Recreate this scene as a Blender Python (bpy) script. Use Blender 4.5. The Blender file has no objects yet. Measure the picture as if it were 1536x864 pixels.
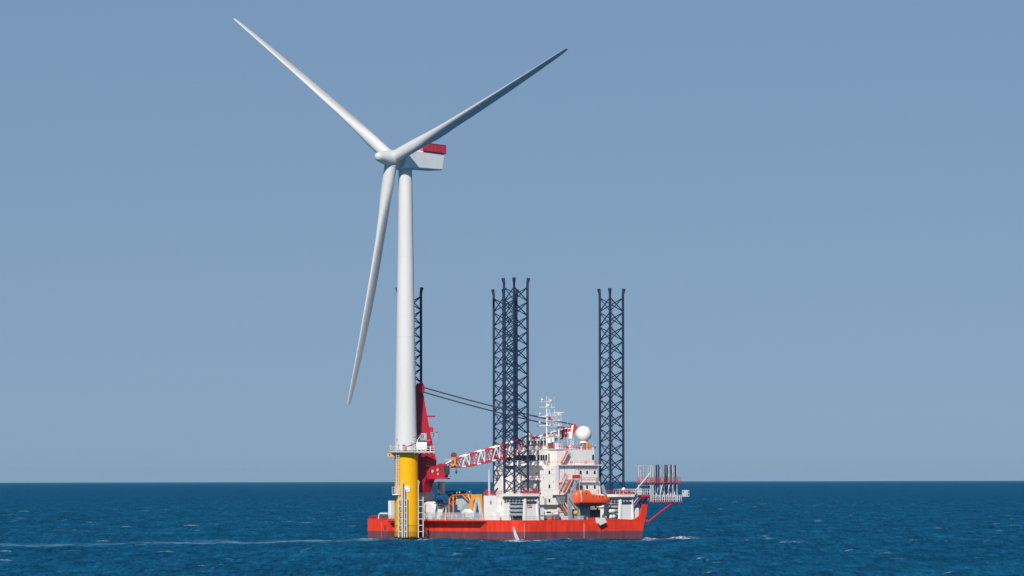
import bpy, math, random
import numpy as np
from mathutils import Vector, Matrix

random.seed(7)
rng = np.random.default_rng(11)
scene = bpy.context.scene
COL = scene.collection
rad = math.radians

# ------------------------------------------------------------------ camera
FPX = 10000.0                       # focal length in photo pixels (1536 wide): a long telephoto
CAM_H = 17.9
PITCH = math.atan((722.05 - 432.0) / FPX)
ROLL = rad(0.108)
_F = Vector((0, math.cos(PITCH), math.sin(PITCH)))
_R0 = Vector((1, 0, 0))
_U0 = Vector((0, -math.sin(PITCH), math.cos(PITCH)))
_R = _R0 * math.cos(ROLL) - _U0 * math.sin(ROLL)
_U = _U0 * math.cos(ROLL) + _R0 * math.sin(ROLL)
CAM = Vector((0, 0, CAM_H))
cam_data = bpy.data.cameras.new('camera')
cam = bpy.data.objects.new('camera', cam_data)
COL.objects.link(cam)
cam.matrix_world = Matrix(((_R.x, _U.x, -_F.x, CAM.x), (_R.y, _U.y, -_F.y, CAM.y), (_R.z, _U.z, -_F.z, CAM.z), (0, 0, 0, 1)))
cam_data.sensor_width = 36.0
cam_data.lens = FPX / 1536.0 * 36.0
cam_data.clip_start = 5.0
cam_data.clip_end = 600000.0
scene.camera = cam

# ------------------------------------------------------------------ light, sky, exposure
SUN_EL, SUN_AZ = rad(39.0), rad(12.0)      # azimuth: degrees left of straight behind the camera
sun_dir = Vector((-math.sin(SUN_AZ) * math.cos(SUN_EL), -math.cos(SUN_AZ) * math.cos(SUN_EL), math.sin(SUN_EL)))
sd = bpy.data.lights.new('sun', 'SUN')
sd.energy = 4.8
sd.angle = rad(0.5)
sd.color = (1.0, 0.95, 0.88)
sun = bpy.data.objects.new('sun', sd)
COL.objects.link(sun)
sun.rotation_euler = sun_dir.to_track_quat('Z', 'Y').to_euler()

world = bpy.data.worlds.new('World')
scene.world = world
world.use_nodes = True
nt = world.node_tree
nt.nodes.clear()
wo = nt.nodes.new('ShaderNodeOutputWorld')
bg = nt.nodes.new('ShaderNodeBackground')
sky = nt.nodes.new('ShaderNodeTexSky')
sky.sky_type = 'NISHITA'
sky.sun_disc = False
sky.sun_elevation = SUN_EL
sky.sun_rotation = math.atan2(sun_dir.x, sun_dir.y)
sky.altitude = 0.0
sky.air_density = 1.0
sky.dust_density = 0.3
sky.ozone_density = 1.0
tint = nt.nodes.new('ShaderNodeMix'); tint.data_type = 'RGBA'; tint.blend_type = 'MULTIPLY'
tint.inputs[0].default_value = 1.0
geo = nt.nodes.new('ShaderNodeTexCoord')
sep = nt.nodes.new('ShaderNodeSeparateXYZ')
ramp = nt.nodes.new('ShaderNodeValToRGB')
mr = nt.nodes.new('ShaderNodeMapRange')
mr.inputs[1].default_value = 0.0; mr.inputs[2].default_value = 1.0
nt.links.new(geo.outputs['Generated'], sep.inputs[0])
nt.links.new(sep.outputs[2], mr.inputs[0])
nt.links.new(mr.outputs[0], ramp.inputs[0])
SKY_TINT = [(0.0, (1, 1, 1)), (1.0, (1, 1, 1))]
SKY_TINT = [(0.0, (0.415, 0.672, 1.334)), (0.0072, (0.399, 0.628, 1.264)), (0.0172, (0.366, 0.581, 1.155)), (0.0322, (0.358, 0.539, 1.012)), (0.0521, (0.371, 0.514, 0.89)), (0.0715, (0.399, 0.518, 0.821)), (0.2, (0.55, 0.72, 0.95)), (0.6, (0.9, 0.95, 1.05))]
while len(ramp.color_ramp.elements) < len(SKY_TINT):
    ramp.color_ramp.elements.new(0.5)
for el, (p, c) in zip(ramp.color_ramp.elements, SKY_TINT):
    el.position = p; el.color = (*c, 1)
nt.links.new(sky.outputs[0], tint.inputs[6])
nt.links.new(ramp.outputs[0], tint.inputs[7])
nt.links.new(tint.outputs[2], bg.inputs[0])
bg.inputs[1].default_value = 0.07
nt.links.new(bg.outputs[0], wo.inputs[0])

HAZE = 1.0 / 380000
scene.view_settings.view_transform = 'Standard'
scene.view_settings.look = 'None'
scene.view_settings.gamma = 1.0
scene.view_settings.exposure = 0.0

# ------------------------------------------------------------------ ship frame and photo measurements
SA = rad(40.0)
a_ = Vector((math.cos(SA), math.sin(SA), 0)); b_ = Vector((-math.sin(SA), math.cos(SA), 0))
D0 = 2000.0
SHIP = Vector(((775 - 768) / FPX * D0, D0, 0))

def ray(px, py):
    return _F * FPX + _R * (px - 768) + _U * (432 - py)
def at_depth(px, py, Y):
    r = ray(px, py); return CAM + r * (Y / r.y)
def on_v(px, py, v):          # -> (u, z) on the plane v = const of the ship
    r = ray(px, py); t = ((SHIP - CAM).dot(b_) + v) / r.dot(b_); p = CAM + r * t
    return (p - SHIP).dot(a_), p.z
def on_u(px, py, u):          # -> (v, z) on the plane u = const of the ship
    r = ray(px, py); t = ((SHIP - CAM).dot(a_) + u) / r.dot(a_); p = CAM + r * t
    return (p - SHIP).dot(b_), p.z
def zz(py, u, v):             # height seen at photo row py over the ship point (u, v)
    p = SHIP + a_ * u + b_ * v
    d = p.y; px = 768 + p.x / d * FPX
    return at_depth(px, py, d).z
def uu(px, v): return on_v(px, 760, v)[0]
def vv(px, u): return on_u(px, 760, u)[0]

# ------------------------------------------------------------------ mesh builder
class MB:
    def __init__(s): s.v = []; s.f = []; s.m = []; s.sm = []
    def _add(s, vs, fs, mi=0, smooth=False):
        o = len(s.v); s.v += [tuple(x) for x in vs]
        for f in fs: s.f.append([i + o for i in f]); s.m.append(mi); s.sm.append(smooth)
    def box(s, x0, x1, y0, y1, z0, z1, mi=0):
        vs = [(x, y, z) for z in (z0, z1) for y in (y0, y1) for x in (x0, x1)]
        s._add(vs, [(0, 2, 3, 1), (4, 5, 7, 6), (0, 1, 5, 4), (2, 6, 7, 3), (0, 4, 6, 2), (1, 3, 7, 5)], mi); return s
    def cham(s, x0, x1, y0, y1, z0, z1, c, mi=0):      # box with chamfered vertical edges and top edge
        def ring(i): return [(x0 + i + c, y0 + i), (x1 - i - c, y0 + i), (x1 - i, y0 + i + c), (x1 - i, y1 - i - c), (x1 - i - c, y1 - i), (x0 + i + c, y1 - i), (x0 + i, y1 - i - c), (x0 + i, y0 + i + c)]
        rs = [(ring(0), z0), (ring(0), z1 - c), (ring(c), z1)]
        vs = [(p[0], p[1], z) for r, z in rs for p in r]
        fs = [tuple(range(7, -1, -1)), tuple(range(16, 24))]
        for k in range(2):
            for i in range(8): j = (i + 1) % 8; fs.append((k * 8 + i, k * 8 + j, k * 8 + 8 + j, k * 8 + 8 + i))
        s._add(vs, fs, mi); return s
    def bar(s, p, q, r, n=6, mi=0, r2=None, smooth=True):
        p = Vector(p); q = Vector(q); d = (q - p)
        if d.length < 1e-6: return s
        d.normalize(); x = d.orthogonal().normalized(); y = d.cross(x)
        if r2 is None: r2 = r
        vs = []
        for c, rr in ((p, r), (q, r2)):
            for i in range(n):
                t = 2 * math.pi * i / n + math.pi / n
                vs.append(c + x * (rr * math.cos(t)) + y * (rr * math.sin(t)))
        s._add(vs, [(i, (i + 1) % n, n + (i + 1) % n, n + i) for i in range(n)], mi, smooth and n > 4)
        s._add(vs, [tuple(range(n - 1, -1, -1)), tuple(range(n, 2 * n))], mi); return s
    def path(s, pts, r, n=6, mi=0):
        for p, q in zip(pts, pts[1:]): s.bar(p, q, r, n, mi)
        return s
    def lathe(s, prof, c=(0, 0, 0), n=32, mi=0, axis=(0, 0, 1), cap=True):
        ax = Vector(axis).normalized(); c = Vector(c)
        x = Vector((1, 0, 0)) if abs(ax.x) < .9 else Vector((0, 1, 0)); x = (x - ax * x.dot(ax)).normalized(); y = ax.cross(x)
        vs = []
        for r, h in prof:
            for i in range(n):
                t = 2 * math.pi * i / n; vs.append(c + ax * h + x * (r * math.cos(t)) + y * (r * math.sin(t)))
        fs = []
        for k in range(len(prof) - 1):
            for i in range(n): j = (i + 1) % n; fs.append((k * n + i, k * n + j, k * n + n + j, k * n + n + i))
        s._add(vs, fs, mi, True)
        if cap: s._add(vs, [tuple(range(n - 1, -1, -1)), tuple(range((len(prof) - 1) * n, len(prof) * n))], mi)
        return s
    def ball(s, c, r, n=24, m=14, mi=0, sz=1.0):
        prof = [(max(1e-3, r * math.sin(math.pi * k / m)), -r * sz * math.cos(math.pi * k / m)) for k in range(m + 1)]
        return s.lathe(prof, c, n, mi)
    def prism(s, poly, d0, d1, axis='y', mi=0):        # polygon in the other two axes, extruded along `axis`
        def P(a, b, t): return {'x': (t, a, b), 'y': (a, t, b), 'z': (a, b, t)}[axis]
        n = len(poly)
        vs = [P(a, b, d0) for a, b in poly] + [P(a, b, d1) for a, b in poly]
        s._add(vs, [tuple(range(n)), tuple(range(2 * n - 1, n - 1, -1))] + [(i, n + i, n + (i + 1) % n, (i + 1) % n) for i in range(n)], mi); return s
    def loft(s, rings, mi=0, smooth=True, cap=True):
        n = len(rings[0]); vs = [p for r in rings for p in r]
        fs = [(k * n + i, k * n + (i + 1) % n, k * n + n + (i + 1) % n, k * n + n + i) for k in range(len(rings) - 1) for i in range(n)]
        s._add(vs, fs, mi, smooth)
        if cap: s._add(vs, [tuple(range(n - 1, -1, -1)), tuple(range((len(rings) - 1) * n, len(rings) * n))], mi)
        return s
    def rail(s, pts, h=1.1, sp=1.5, r=.035, rows=(.5, 1.0), mi=0, mr_=None):
        mr_ = mi if mr_ is None else mr_
        for p, q in zip(pts, pts[1:]):
            p = Vector(p); q = Vector(q); n = max(1, round((q - p).length / sp))
            for i in range(n + 1):
                b = p.lerp(q, i / n); s.bar(b, b + Vector((0, 0, h)), r, 4, mi)
            for t in rows: s.bar(p + Vector((0, 0, h * t)), q + Vector((0, 0, h * t)), r, 4, mr_)
        return s
    def ladder(s, p, q, w=.5, wd=(1, 0, 0), r=.05, step=.6, mi=0):
        p = Vector(p); q = Vector(q); w_ = Vector(wd).normalized() * (w / 2)
        s.bar(p - w_, q - w_, r, 5, mi); s.bar(p + w_, q + w_, r, 5, mi)
        n = max(2, int((q - p).length / step))
        for i in range(1, n): c = p.lerp(q, i / n); s.bar(c - w_, c + w_, r * .7, 4, mi)
        return s
    def islands(s):
        par = {}
        def find(x):
            while par.setdefault(x, x) != x: par[x] = par[par[x]]; x = par[x]
            return x
        key = [tuple(round(c, 4) for c in v) for v in s.v]
        for f in s.f:
            r0 = find(key[f[0]])
            for i in f[1:]: par[find(key[i])] = r0
        out = {}
        for fi, f in enumerate(s.f): out.setdefault(find(key[f[0]]), []).append(fi)
        res = []
        for fl in out.values():
            m = MB(); mp = {}
            for fi in fl:
                nf = []
                for i in s.f[fi]:
                    if i not in mp: mp[i] = len(m.v); m.v.append(s.v[i])
                    nf.append(mp[i])
                m.f.append(nf); m.m.append(s.m[fi]); m.sm.append(s.sm[fi])
            res.append(m)
        return res
    def build_each(s, name, mats, parent=None):          # one object per separate piece
        return [m.build(name, mats, parent) for m in s.islands()]
    def build(s, name, mats, parent=None, label=None, kind=None):
        me = bpy.data.meshes.new(name)
        me.from_pydata(s.v, [], s.f)
        if not isinstance(mats, (list, tuple)): mats = [mats]
        for m in mats: me.materials.append(m)
        me.polygons.foreach_set('material_index', s.m)
        me.polygons.foreach_set('use_smooth', s.sm)
        import bmesh
        bm = bmesh.new(); bm.from_mesh(me)
        bmesh.ops.remove_doubles(bm, verts=bm.verts, dist=1e-5) if False else None
        bmesh.ops.recalc_face_normals(bm, faces=bm.faces)
        bm.to_mesh(me); bm.free(); me.update()
        o = bpy.data.objects.new(name, me); COL.objects.link(o)
        if parent: o.parent = parent
        if label: o['label'] = label
        if kind: o['kind'] = kind
        return o

def thing(name, label, cat, loc=(0, 0, 0), rz=0.0, group=None):
    o = bpy.data.objects.new(name, None); COL.objects.link(o)
    o.location = loc; o.rotation_euler = (0, 0, rz)
    o['label'] = label; o['category'] = cat
    if group: o['group'] = group
    o.empty_display_size = 1
    return o
def deck_thing(name, label, cat, u, v, z, group=None, rz=0.0):
    p = SHIP + a_ * u + b_ * v
    return thing(name, label, cat, (p.x, p.y, z), SA + rz, group)

# ------------------------------------------------------------------ materials
MATS = {}
def paint(name, col, rough=.45, metal=0.0, var=.10, scale=.35, streak=0.0, streak_col=(.20, .11, .07), bump=0.0, spec=.5, stretch=(1, 1, .25)):
    m = bpy.data.materials.new(name); m.use_nodes = True
    n = m.node_tree.nodes; l = m.node_tree.links
    b = n['Principled BSDF']; b.inputs['Roughness'].default_value = rough; b.inputs['Metallic'].default_value = metal
    b.inputs['Specular IOR Level'].default_value = spec
    tc = n.new('ShaderNodeTexCoord')
    mp = n.new('ShaderNodeMapping'); mp.inputs['Scale'].default_value = stretch
    l.new(tc.outputs['Object'], mp.inputs[0])
    no = n.new('ShaderNodeTexNoise'); no.inputs['Scale'].default_value = scale; no.inputs['Detail'].default_value = 6; no.inputs['Roughness'].default_value = .65
    l.new(mp.outputs[0], no.inputs[0])
    rp = n.new('ShaderNodeValToRGB')
    rp.color_ramp.elements[0].position = .3; rp.color_ramp.elements[1].position = .7
    rp.color_ramp.elements[0].color = (*[c * (1 - var) for c in col], 1)
    rp.color_ramp.elements[1].color = (*[min(1, c * (1 + var * .6)) for c in col], 1)
    l.new(no.outputs[0], rp.inputs[0])
    out = rp.outputs[0]
    if streak > 0:
        mp2 = n.new('ShaderNodeMapping'); mp2.inputs['Scale'].default_value = (1.6, 1.6, .12)
        l.new(tc.outputs['Object'], mp2.inputs[0])
        n2 = n.new('ShaderNodeTexNoise'); n2.inputs['Scale'].default_value = 1.0; n2.inputs['Detail'].default_value = 5
        l.new(mp2.outputs[0], n2.inputs[0])
        r2 = n.new('ShaderNodeMapRange'); r2.inputs[1].default_value = .55; r2.inputs[2].default_value = .75; r2.inputs[4].default_value = streak
        l.new(n2.outputs[0], r2.inputs[0])
        mx = n.new('ShaderNodeMix'); mx.data_type = 'RGBA'
        l.new(r2.outputs[0], mx.inputs[0]); l.new(out, mx.inputs[6]); mx.inputs[7].default_value = (*streak_col, 1)
        out = mx.outputs[2]
    l.new(out, b.inputs['Base Color'])
    if bump > 0:
        bp = n.new('ShaderNodeBump'); bp.inputs['Strength'].default_value = bump; bp.inputs['Distance'].default_value = .1
        n3 = n.new('ShaderNodeTexNoise'); n3.inputs['Scale'].default_value = .6; n3.inputs['Detail'].default_value = 3
        l.new(tc.outputs['Object'], n3.inputs[0]); l.new(n3.outputs[0], bp.inputs['Height']); l.new(bp.outputs[0], b.inputs['Normal'])
    MATS[name] = m
    return m

M_TOWER = paint('turbine_white', (.65, .645, .625), .42, var=.05, scale=.12, streak=.10, streak_col=(.5, .5, .46))
M_BLADE = paint('blade_white', (.60, .598, .585), .38, var=.04, scale=.1)
M_NAC = paint('nacelle_white', (.87, .87, .85), .45, var=.06, scale=.5, streak=.2, streak_col=(.62, .60, .55))
M_WHITE = paint('white_paint', (.82, .79, .75), .5, var=.08, scale=.5, streak=.22, streak_col=(.55, .40, .30))
M_WHITE2 = paint('clean_white', (.80, .79, .77), .45, var=.05)
M_RADOME = paint('radome_shell', (.78, .78, .76), .5, var=.05, scale=.8, streak=.08, streak_col=(.5, .47, .42))
M_GREY = paint('grey_paint', (.34, .38, .42), .5, var=.2, streak=.2)
M_LGREY = paint('light_grey_paint', (.50, .53, .55), .5, var=.15, streak=.2)
M_DGREY = paint('dark_machinery', (.05, .06, .075), .5, var=.4, scale=2)
M_NAVY = paint('navy_lattice', (.012, .036, .084), .45, spec=.3, var=.3, scale=.4)
M_CHORD = paint('leg_chord_steel', (.020, .036, .080), .5, var=.3, spec=.3, scale=.6, streak=.25, streak_col=(.10, .06, .05))
M_RED = paint('crane_red', (.50, .022, .045), .45, var=.12, streak=.10, streak_col=(.30, .03, .03))
M_RAILRED = paint('rail_red', (.50, .05, .05), .5, var=.15)
M_ORANGE = paint('lifeboat_orange', (.85, .10, .02), .35, var=.08, streak=.08, streak_col=(.5, .07, .02))
M_LBDARK = paint('lifeboat_keel', (.20, .045, .06), .5, var=.2)
M_SAFYEL = paint('safety_yellow', (.80, .34, .02), .45, var=.12, streak=.15, streak_col=(.35, .12, .03))
M_OFRAME = paint('frame_orange', (.62, .20, .05), .5, var=.25, streak=.35, streak_col=(.22, .09, .06))
M_BLUE = paint('machine_blue', (.012, .09, .22), .4, var=.3, scale=1.5)
M_GLASS = paint('dark_glass', (.015, .02, .03), .12, var=.3, spec=.6)
M_GLASS2 = paint('cab_glass', (.10, .13, .13), .12, var=.4, spec=.7, scale=2)
M_RUSTST = paint('stair_orange', (.62, .20, .12), .55, var=.2)
M_DECK = paint('deck_green', (.10, .13, .12), .7, var=.3, scale=1)
M_ROPE = paint('wire_rope', (.035, .05, .075), .5, var=.2)
M_GALV = paint('galvanised', (.50, .54, .56), .45, metal=.2, var=.2, scale=1.5)
M_FOAM = paint('water_jet', (.52, .54, .58), .6, var=.1, scale=3)

def zband(name, bands, edge=.15, nscale=.8, rough=.45, var=.12, lines=None, jag=(1, 1, 1)):
    """paint whose colour changes with height: list of (z upper limit, colour)."""
    m = bpy.data.materials.new(name); m.use_nodes = True
    n = m.node_tree.nodes; l = m.node_tree.links
    b = n['Principled BSDF']; b.inputs['Roughness'].default_value = rough; b.inputs['Specular IOR Level'].default_value = .22
    tc = n.new('ShaderNodeTexCoord'); sp = n.new('ShaderNodeSeparateXYZ'); l.new(tc.outputs['Object'], sp.inputs[0])
    mpn = n.new('ShaderNodeMapping'); mpn.inputs['Scale'].default_value = jag; l.new(tc.outputs['Object'], mpn.inputs[0])
    no = n.new('ShaderNodeTexNoise'); no.inputs['Scale'].default_value = nscale; no.inputs['Detail'].default_value = 7; no.inputs['Roughness'].default_value = .7
    l.new(mpn.outputs[0], no.inputs[0])
    out = None
    for k, (z, c, e) in enumerate(bands):
        if k == 0:
            rgb = n.new('ShaderNodeRGB'); rgb.outputs[0].default_value = (*c, 1); out = rgb.outputs[0]; continue
        zl = bands[k - 1][0]; e = bands[k - 1][2]
        ma = n.new('ShaderNodeMath'); ma.operation = 'MULTIPLY_ADD'; l.new(no.outputs[0], ma.inputs[0]); ma.inputs[1].default_value = e; l.new(sp.outputs[2], ma.inputs[2])
        mrn = n.new('ShaderNodeMapRange'); mrn.inputs[1].default_value = zl + e * .5 - .05; mrn.inputs[2].default_value = zl + e * .5 + .05 + e * .15
        l.new(ma.outputs[0], mrn.inputs[0])
        mx = n.new('ShaderNodeMix'); mx.data_type = 'RGBA'; l.new(mrn.outputs[0], mx.inputs[0]); l.new(out, mx.inputs[6]); mx.inputs[7].default_value = (*c, 1)
        out = mx.outputs[2]
    n2 = n.new('ShaderNodeTexNoise'); n2.inputs['Scale'].default_value = 1; n2.inputs['Detail'].default_value = 6
    mp = n.new('ShaderNodeMapping'); mp.inputs['Scale'].default_value = (.7, .7, .15); l.new(tc.outputs['Object'], mp.inputs[0]); l.new(mp.outputs[0], n2.inputs[0])
    r2 = n.new('ShaderNodeMapRange'); r2.inputs[1].default_value = .3; r2.inputs[2].default_value = .7; r2.inputs[3].default_value = 1 - var; r2.inputs[4].default_value = 1 + var * .5
    l.new(n2.outputs[0], r2.inputs[0])
    mu = n.new('ShaderNodeVectorMath'); mu.operation = 'SCALE'; l.new(out, mu.inputs[0]); l.new(r2.outputs[0], mu.inputs['Scale'])
    l.new(mu.outputs[0], b.inputs['Base Color'])
    return m
M_HULL = zband('hull_paint', [(.35, (.05, .035, .045), .5), (2.75, (.17, .065, .085), .55), (99, (.85, .050, .022), 0)], var=.26)
M_PILE = zband('pile_yellow', [(1.0, (.018, .03, .02), 1.6), (2.6, (.50, .24, .015), 1.2), (4.4, (.72, .36, .012), .25), (4.62, (.30, .17, .03), .3), (99, (.84, .43, .004), 0)], var=.06, nscale=.9)
M_FENDER = zband('fender_white', [(.9, (.02, .03, .02), 1.2), (99, (.62, .60, .56), 0)], var=.2)

# ------------------------------------------------------------------ sea
def build_sea():
    ys = list(np.linspace(-1500, 1080, 24)) 
    y = 1100.0
    while y < 7000:
        ys.append(y); y += 1.7 if y < 2300 else 1.7 * (y / 2300) ** 1.6
    while y < 330000:
        ys.append(y); y += 12 * (y / 7000) ** 1.35
    ys = np.array(ys)
    xs = list(np.arange(-235, 235.1, 1.15))
    st = 1.3; x = 235.0
    right = []
    while x < 70000: x += st; st *= 1.075; right.append(x)
    xs = np.array([-r for r in right[::-1]] + xs + right)
    nx, ny = len(xs), len(ys)
    dx = np.gradient(xs); dy = np.gradient(ys)
    X, Y = np.meshgrid(xs, ys); DX, DY = np.meshgrid(dx, dy)
    Z = np.zeros_like(X); OX = np.zeros_like(X); OY = np.zeros_like(X)
    wind = rad(200)
    for k in range(64):
        lam = 2.6 * (1.068 ** k) if k < 48 else rng.uniform(14, 45)
        th = wind + rng.normal(0, .65)
        amp = .0185 * lam ** .42 * rng.uniform(.6, 1.3) * (1 if lam < 28 else (28 / lam) ** 1.2)
        if lam > 60: continue
        kx, ky = math.cos(th) * 2 * math.pi / lam, math.sin(th) * 2 * math.pi / lam
        fade = np.clip((lam / np.maximum(np.abs(DX * math.cos(th)), np.abs(DY * math.sin(th))) - 2.2) / 1.6, 0, 1)
        ph = kx * X + ky * Y + rng.uniform(0, 6.28)
        Z += amp * np.sin(ph) * fade
        OX += amp * .8 * math.cos(th) * np.cos(ph) * fade; OY += amp * .8 * math.sin(th) * np.cos(ph) * fade
    sig = Z[(ys > 1300) & (ys < 2500)][:, (xs > -200) & (xs < 200)].std()
    print('SEA', nx, ny, 'sigma', sig)
    foam = np.clip((Z / sig - 1.9) / .6, 0, 1)
    # the long pale slick left of the vessel
    dline = np.interp(X, [-150, -100, -44], [1850, 1915, 2030]) + 9 * np.sin(X / 23) + 5 * np.sin(X / 9.1)
    wake = np.exp(-((Y - dline) / 30) ** 2) * np.clip((-38 - X) / 10, 0, 1)
    # wash along the hull waterline and off the bow
    def lump(px, Yc, sx, sy, s):
        xc = (px - 768) / FPX * Yc
        return s * np.exp(-((X - xc) / sx) ** 2 - ((Y - Yc) / sy) ** 2)
    wash = np.zeros_like(X)
    for px, Yc, sx, sy, s in ((748, 1996, 4.5, 14, 1.0), (770, 1992, 3.2, 12, 1.0), (664, 2020, 5, 10, .6), (700, 2012, 5, 10, .5), (800, 1998, 4, 8, .6), (850, 2010, 6, 8, .35),
                              (972, 2040, 2.5, 20, 1.0), (995, 2052, 7.5, 16, .95), (1024, 2058, 2.5, 14, 1.0), (1030, 2040, 3, 10, .6), (1071, 2065, 1.4, 10, .6), (1148, 2040, 1.3, 12, .9), (1146, 2130, .8, 8, .6), (560, 2040, 3, 10, .8), (600, 2010, 3, 6, .5), (636, 2008, 2.5, 6, .6)):
        wash += lump(px, Yc, sx, sy, s)
    hl = [(549, 811), (640, 810), (775, 811.5), (964, 807)]
    P = []
    for px, py in hl:
        P.append(at_depth(px, py, 1.0))
    pts = []
    for px, py in hl:
        rr_ = ray(px, py); t = -CAM.z / rr_.z; q = CAM + rr_ * t; pts.append((q.x, q.y))
    nzz = .5 + .5 * np.sin(X * .9 + 1.3 * np.sin(Y * .23 + X * .31)) * np.sin(X * .37 + .7)
    for (xa, ya), (xb, yb) in ((((SHIP.x - .0), SHIP.y), ((SHIP + a_ * 50).x, (SHIP + a_ * 50).y)), ((SHIP.x, SHIP.y), ((SHIP + b_ * 70).x, (SHIP + b_ * 70).y))):
        Lx, Ly = xb - xa, yb - ya; LL = Lx * Lx + Ly * Ly
        t = np.clip(((X - xa) * Lx + (Y - ya) * Ly) / LL, 0, 1); dd = np.hypot(X - xa - t * Lx, Y - ya - t * Ly)
        wash = wash + .75 * nzz * np.exp(-(dd / 1.6) ** 2)
    dd = np.hypot(X - (609.5 - 768) / FPX * 2030, Y - 2030); wash = wash + .8 * nzz * np.exp(-((dd - 4.2) / 1.2) ** 2)
    wash = np.minimum(wash, 1.25)
    Z += .35 * wash * (np.sin(X * 1.9 + Y * .7) * .5 + .6) * (Y < 2300)
    V = np.stack([X + OX, Y + OY, Z], -1).reshape(-1, 3).astype(np.float32)
    idx = np.arange(nx * ny).reshape(ny, nx)
    F = np.stack([idx[:-1, :-1], idx[:-1, 1:], idx[1:, 1:], idx[1:, :-1]], -1).reshape(-1, 4)
    me = bpy.data.meshes.new('sea')
    me.vertices.add(len(V)); me.vertices.foreach_set('co', V.ravel())
    me.loops.add(F.size); me.loops.foreach_set('vertex_index', F.ravel().astype(np.int32))
    me.polygons.add(len(F)); me.polygons.foreach_set('loop_start', np.arange(0, F.size, 4, dtype=np.int32))
    me.polygons.foreach_set('use_smooth', np.ones(len(F), bool))
    me.update(calc_edges=True)
    for nm, arr in (('crest', foam), ('wake', wake), ('wash', wash)):
        at = me.attributes.new(nm, 'FLOAT', 'POINT'); at.data.foreach_set('value', arr.ravel().astype(np.float32))
    o = bpy.data.objects.new('sea', me); COL.objects.link(o); o['kind'] = 'structure'
    m = bpy.data.materials.new('sea_water'); m.use_nodes = True
    n = m.node_tree.nodes; l = m.node_tree.links; b = n['Principled BSDF']
    pass
    tc = n.new('ShaderNodeTexCoord')
    def noise(scale, det, sc=(1, 1, 1), rough=.55):
        mp = n.new('ShaderNodeMapping'); mp.inputs['Scale'].default_value = sc; l.new(tc.outputs['Object'], mp.inputs[0])
        q = n.new('ShaderNodeTexNoise'); q.inputs['Scale'].default_value = scale; q.inputs['Detail'].default_value = det; q.inputs['Roughness'].default_value = rough
        l.new(mp.outputs[0], q.inputs[0]); return q.outputs[0]
    def mrange(src, a, bb, c=0.0, d=1.0):
        q = n.new('ShaderNodeMapRange'); q.inputs[1].default_value = a; q.inputs[2].default_value = bb; q.inputs[3].default_value = c; q.inputs[4].default_value = d; l.new(src, q.inputs[0]); return q.outputs[0]
    def math_(op, x, y):
        q = n.new('ShaderNodeMath'); q.operation = op; q.use_clamp = op == 'MAXIMUM'
        for i, t in enumerate((x, y)):
            if isinstance(t, (int, float)): q.inputs[i].default_value = t
            else: l.new(t, q.inputs[i])
        return q.outputs[0]
    def attr(nm): q = n.new('ShaderNodeAttribute'); q.attribute_name = nm; return q.outputs['Fac']
    patch = noise(.012, 5, (1, .35, 1), .6)
    rp = n.new('ShaderNodeValToRGB'); l.new(patch, rp.inputs[0])
    rp.color_ramp.elements[0].position = .3; rp.color_ramp.elements[1].position = .72
    rp.color_ramp.elements[0].color = (*SEA_A, 1); rp.color_ramp.elements[1].color = (*SEA_B, 1)
    col = rp.outputs[0]
    st1 = mrange(noise(.07, 6, (1, .10, 1), .65), .32, .68, .74, 1.26)  # depth-stretched noise: light and dark of the waves painted into the water colour
    st2 = mrange(noise(.33, 5, (1, .045, 1), .7), .32, .68, .62, 1.38); st1 = math_('MULTIPLY', math_('MULTIPLY', st1, st2), mrange(noise(1.25, 4, (1, .022, 1), .7), .34, .66, .66, 1.34))
    sc_ = n.new('ShaderNodeVectorMath'); sc_.operation = 'SCALE'; l.new(col, sc_.inputs[0]); l.new(st1, sc_.inputs['Scale']); col = sc_.outputs[0]
    def mix(fac, ca, cb):
        q = n.new('ShaderNodeMix'); q.data_type = 'RGBA'; l.new(fac, q.inputs[0]); l.new(ca, q.inputs[6]); q.inputs[7].default_value = (*cb, 1); return q.outputs[2]
    wk = math_('MULTIPLY', attr('wake'), mrange(noise(.07, 6, (.35, 1, 1), .7), .36, .60))
    col = mix(math_('MULTIPLY', wk, .85), col, (.14, .31, .47))
    cr = math_('MULTIPLY', attr('crest'), mrange(noise(.085, 4), .585, .66))
    cr = math_('MULTIPLY', cr, mrange(noise(1.6, 4), .42, .62))
    ws = math_('MULTIPLY', attr('wash'), mrange(noise(.55, 6, (1, .6, 1), .7), .42, .60))
    wk2 = math_('MULTIPLY', wk, mrange(noise(.22, 5, (1, 1, 1), .7), .55, .72, 0, .25))
    fo = math_('MAXIMUM', math_('MAXIMUM', cr, ws), wk2)
    col = mix(fo, col, (.68, .78, .88))
    n.remove(b)
    df = n.new('ShaderNodeBsdfDiffuse'); l.new(col, df.inputs[0]); gl = n.new('ShaderNodeBsdfGlossy'); gl.inputs['Roughness'].default_value = SEA_ROUGH
    gl.inputs[0].default_value = (.25, .65, 1, 1); ms_ = n.new('ShaderNodeMixShader'); ms_.inputs[0].default_value = SEA_SPEC
    l.new(df.outputs[0], ms_.inputs[1]); l.new(gl.outputs[0], ms_.inputs[2]); l.new(ms_.outputs[0], n['Material Output'].inputs[0])
    bp = n.new('ShaderNodeBump'); bp.inputs['Strength'].default_value = 1.0; bp.inputs['Distance'].default_value = SEA_BUMP
    hs = math_('ADD', noise(.9, 5, (1, 1, 1), .6), math_('MULTIPLY', noise(.16, 4, (1, 1, 1), .6), 3.0))
    l.new(hs, bp.inputs['Height']); l.new(bp.outputs[0], df.inputs['Normal']); l.new(bp.outputs[0], gl.inputs['Normal'])
    me.materials.append(m)
    return o
SEA_A = (.0046, .065, .137); SEA_B = (.0062, .087, .176)
SEA_ROUGH = .3; SEA_SPEC = .05; SEA_BUMP = .8
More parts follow.
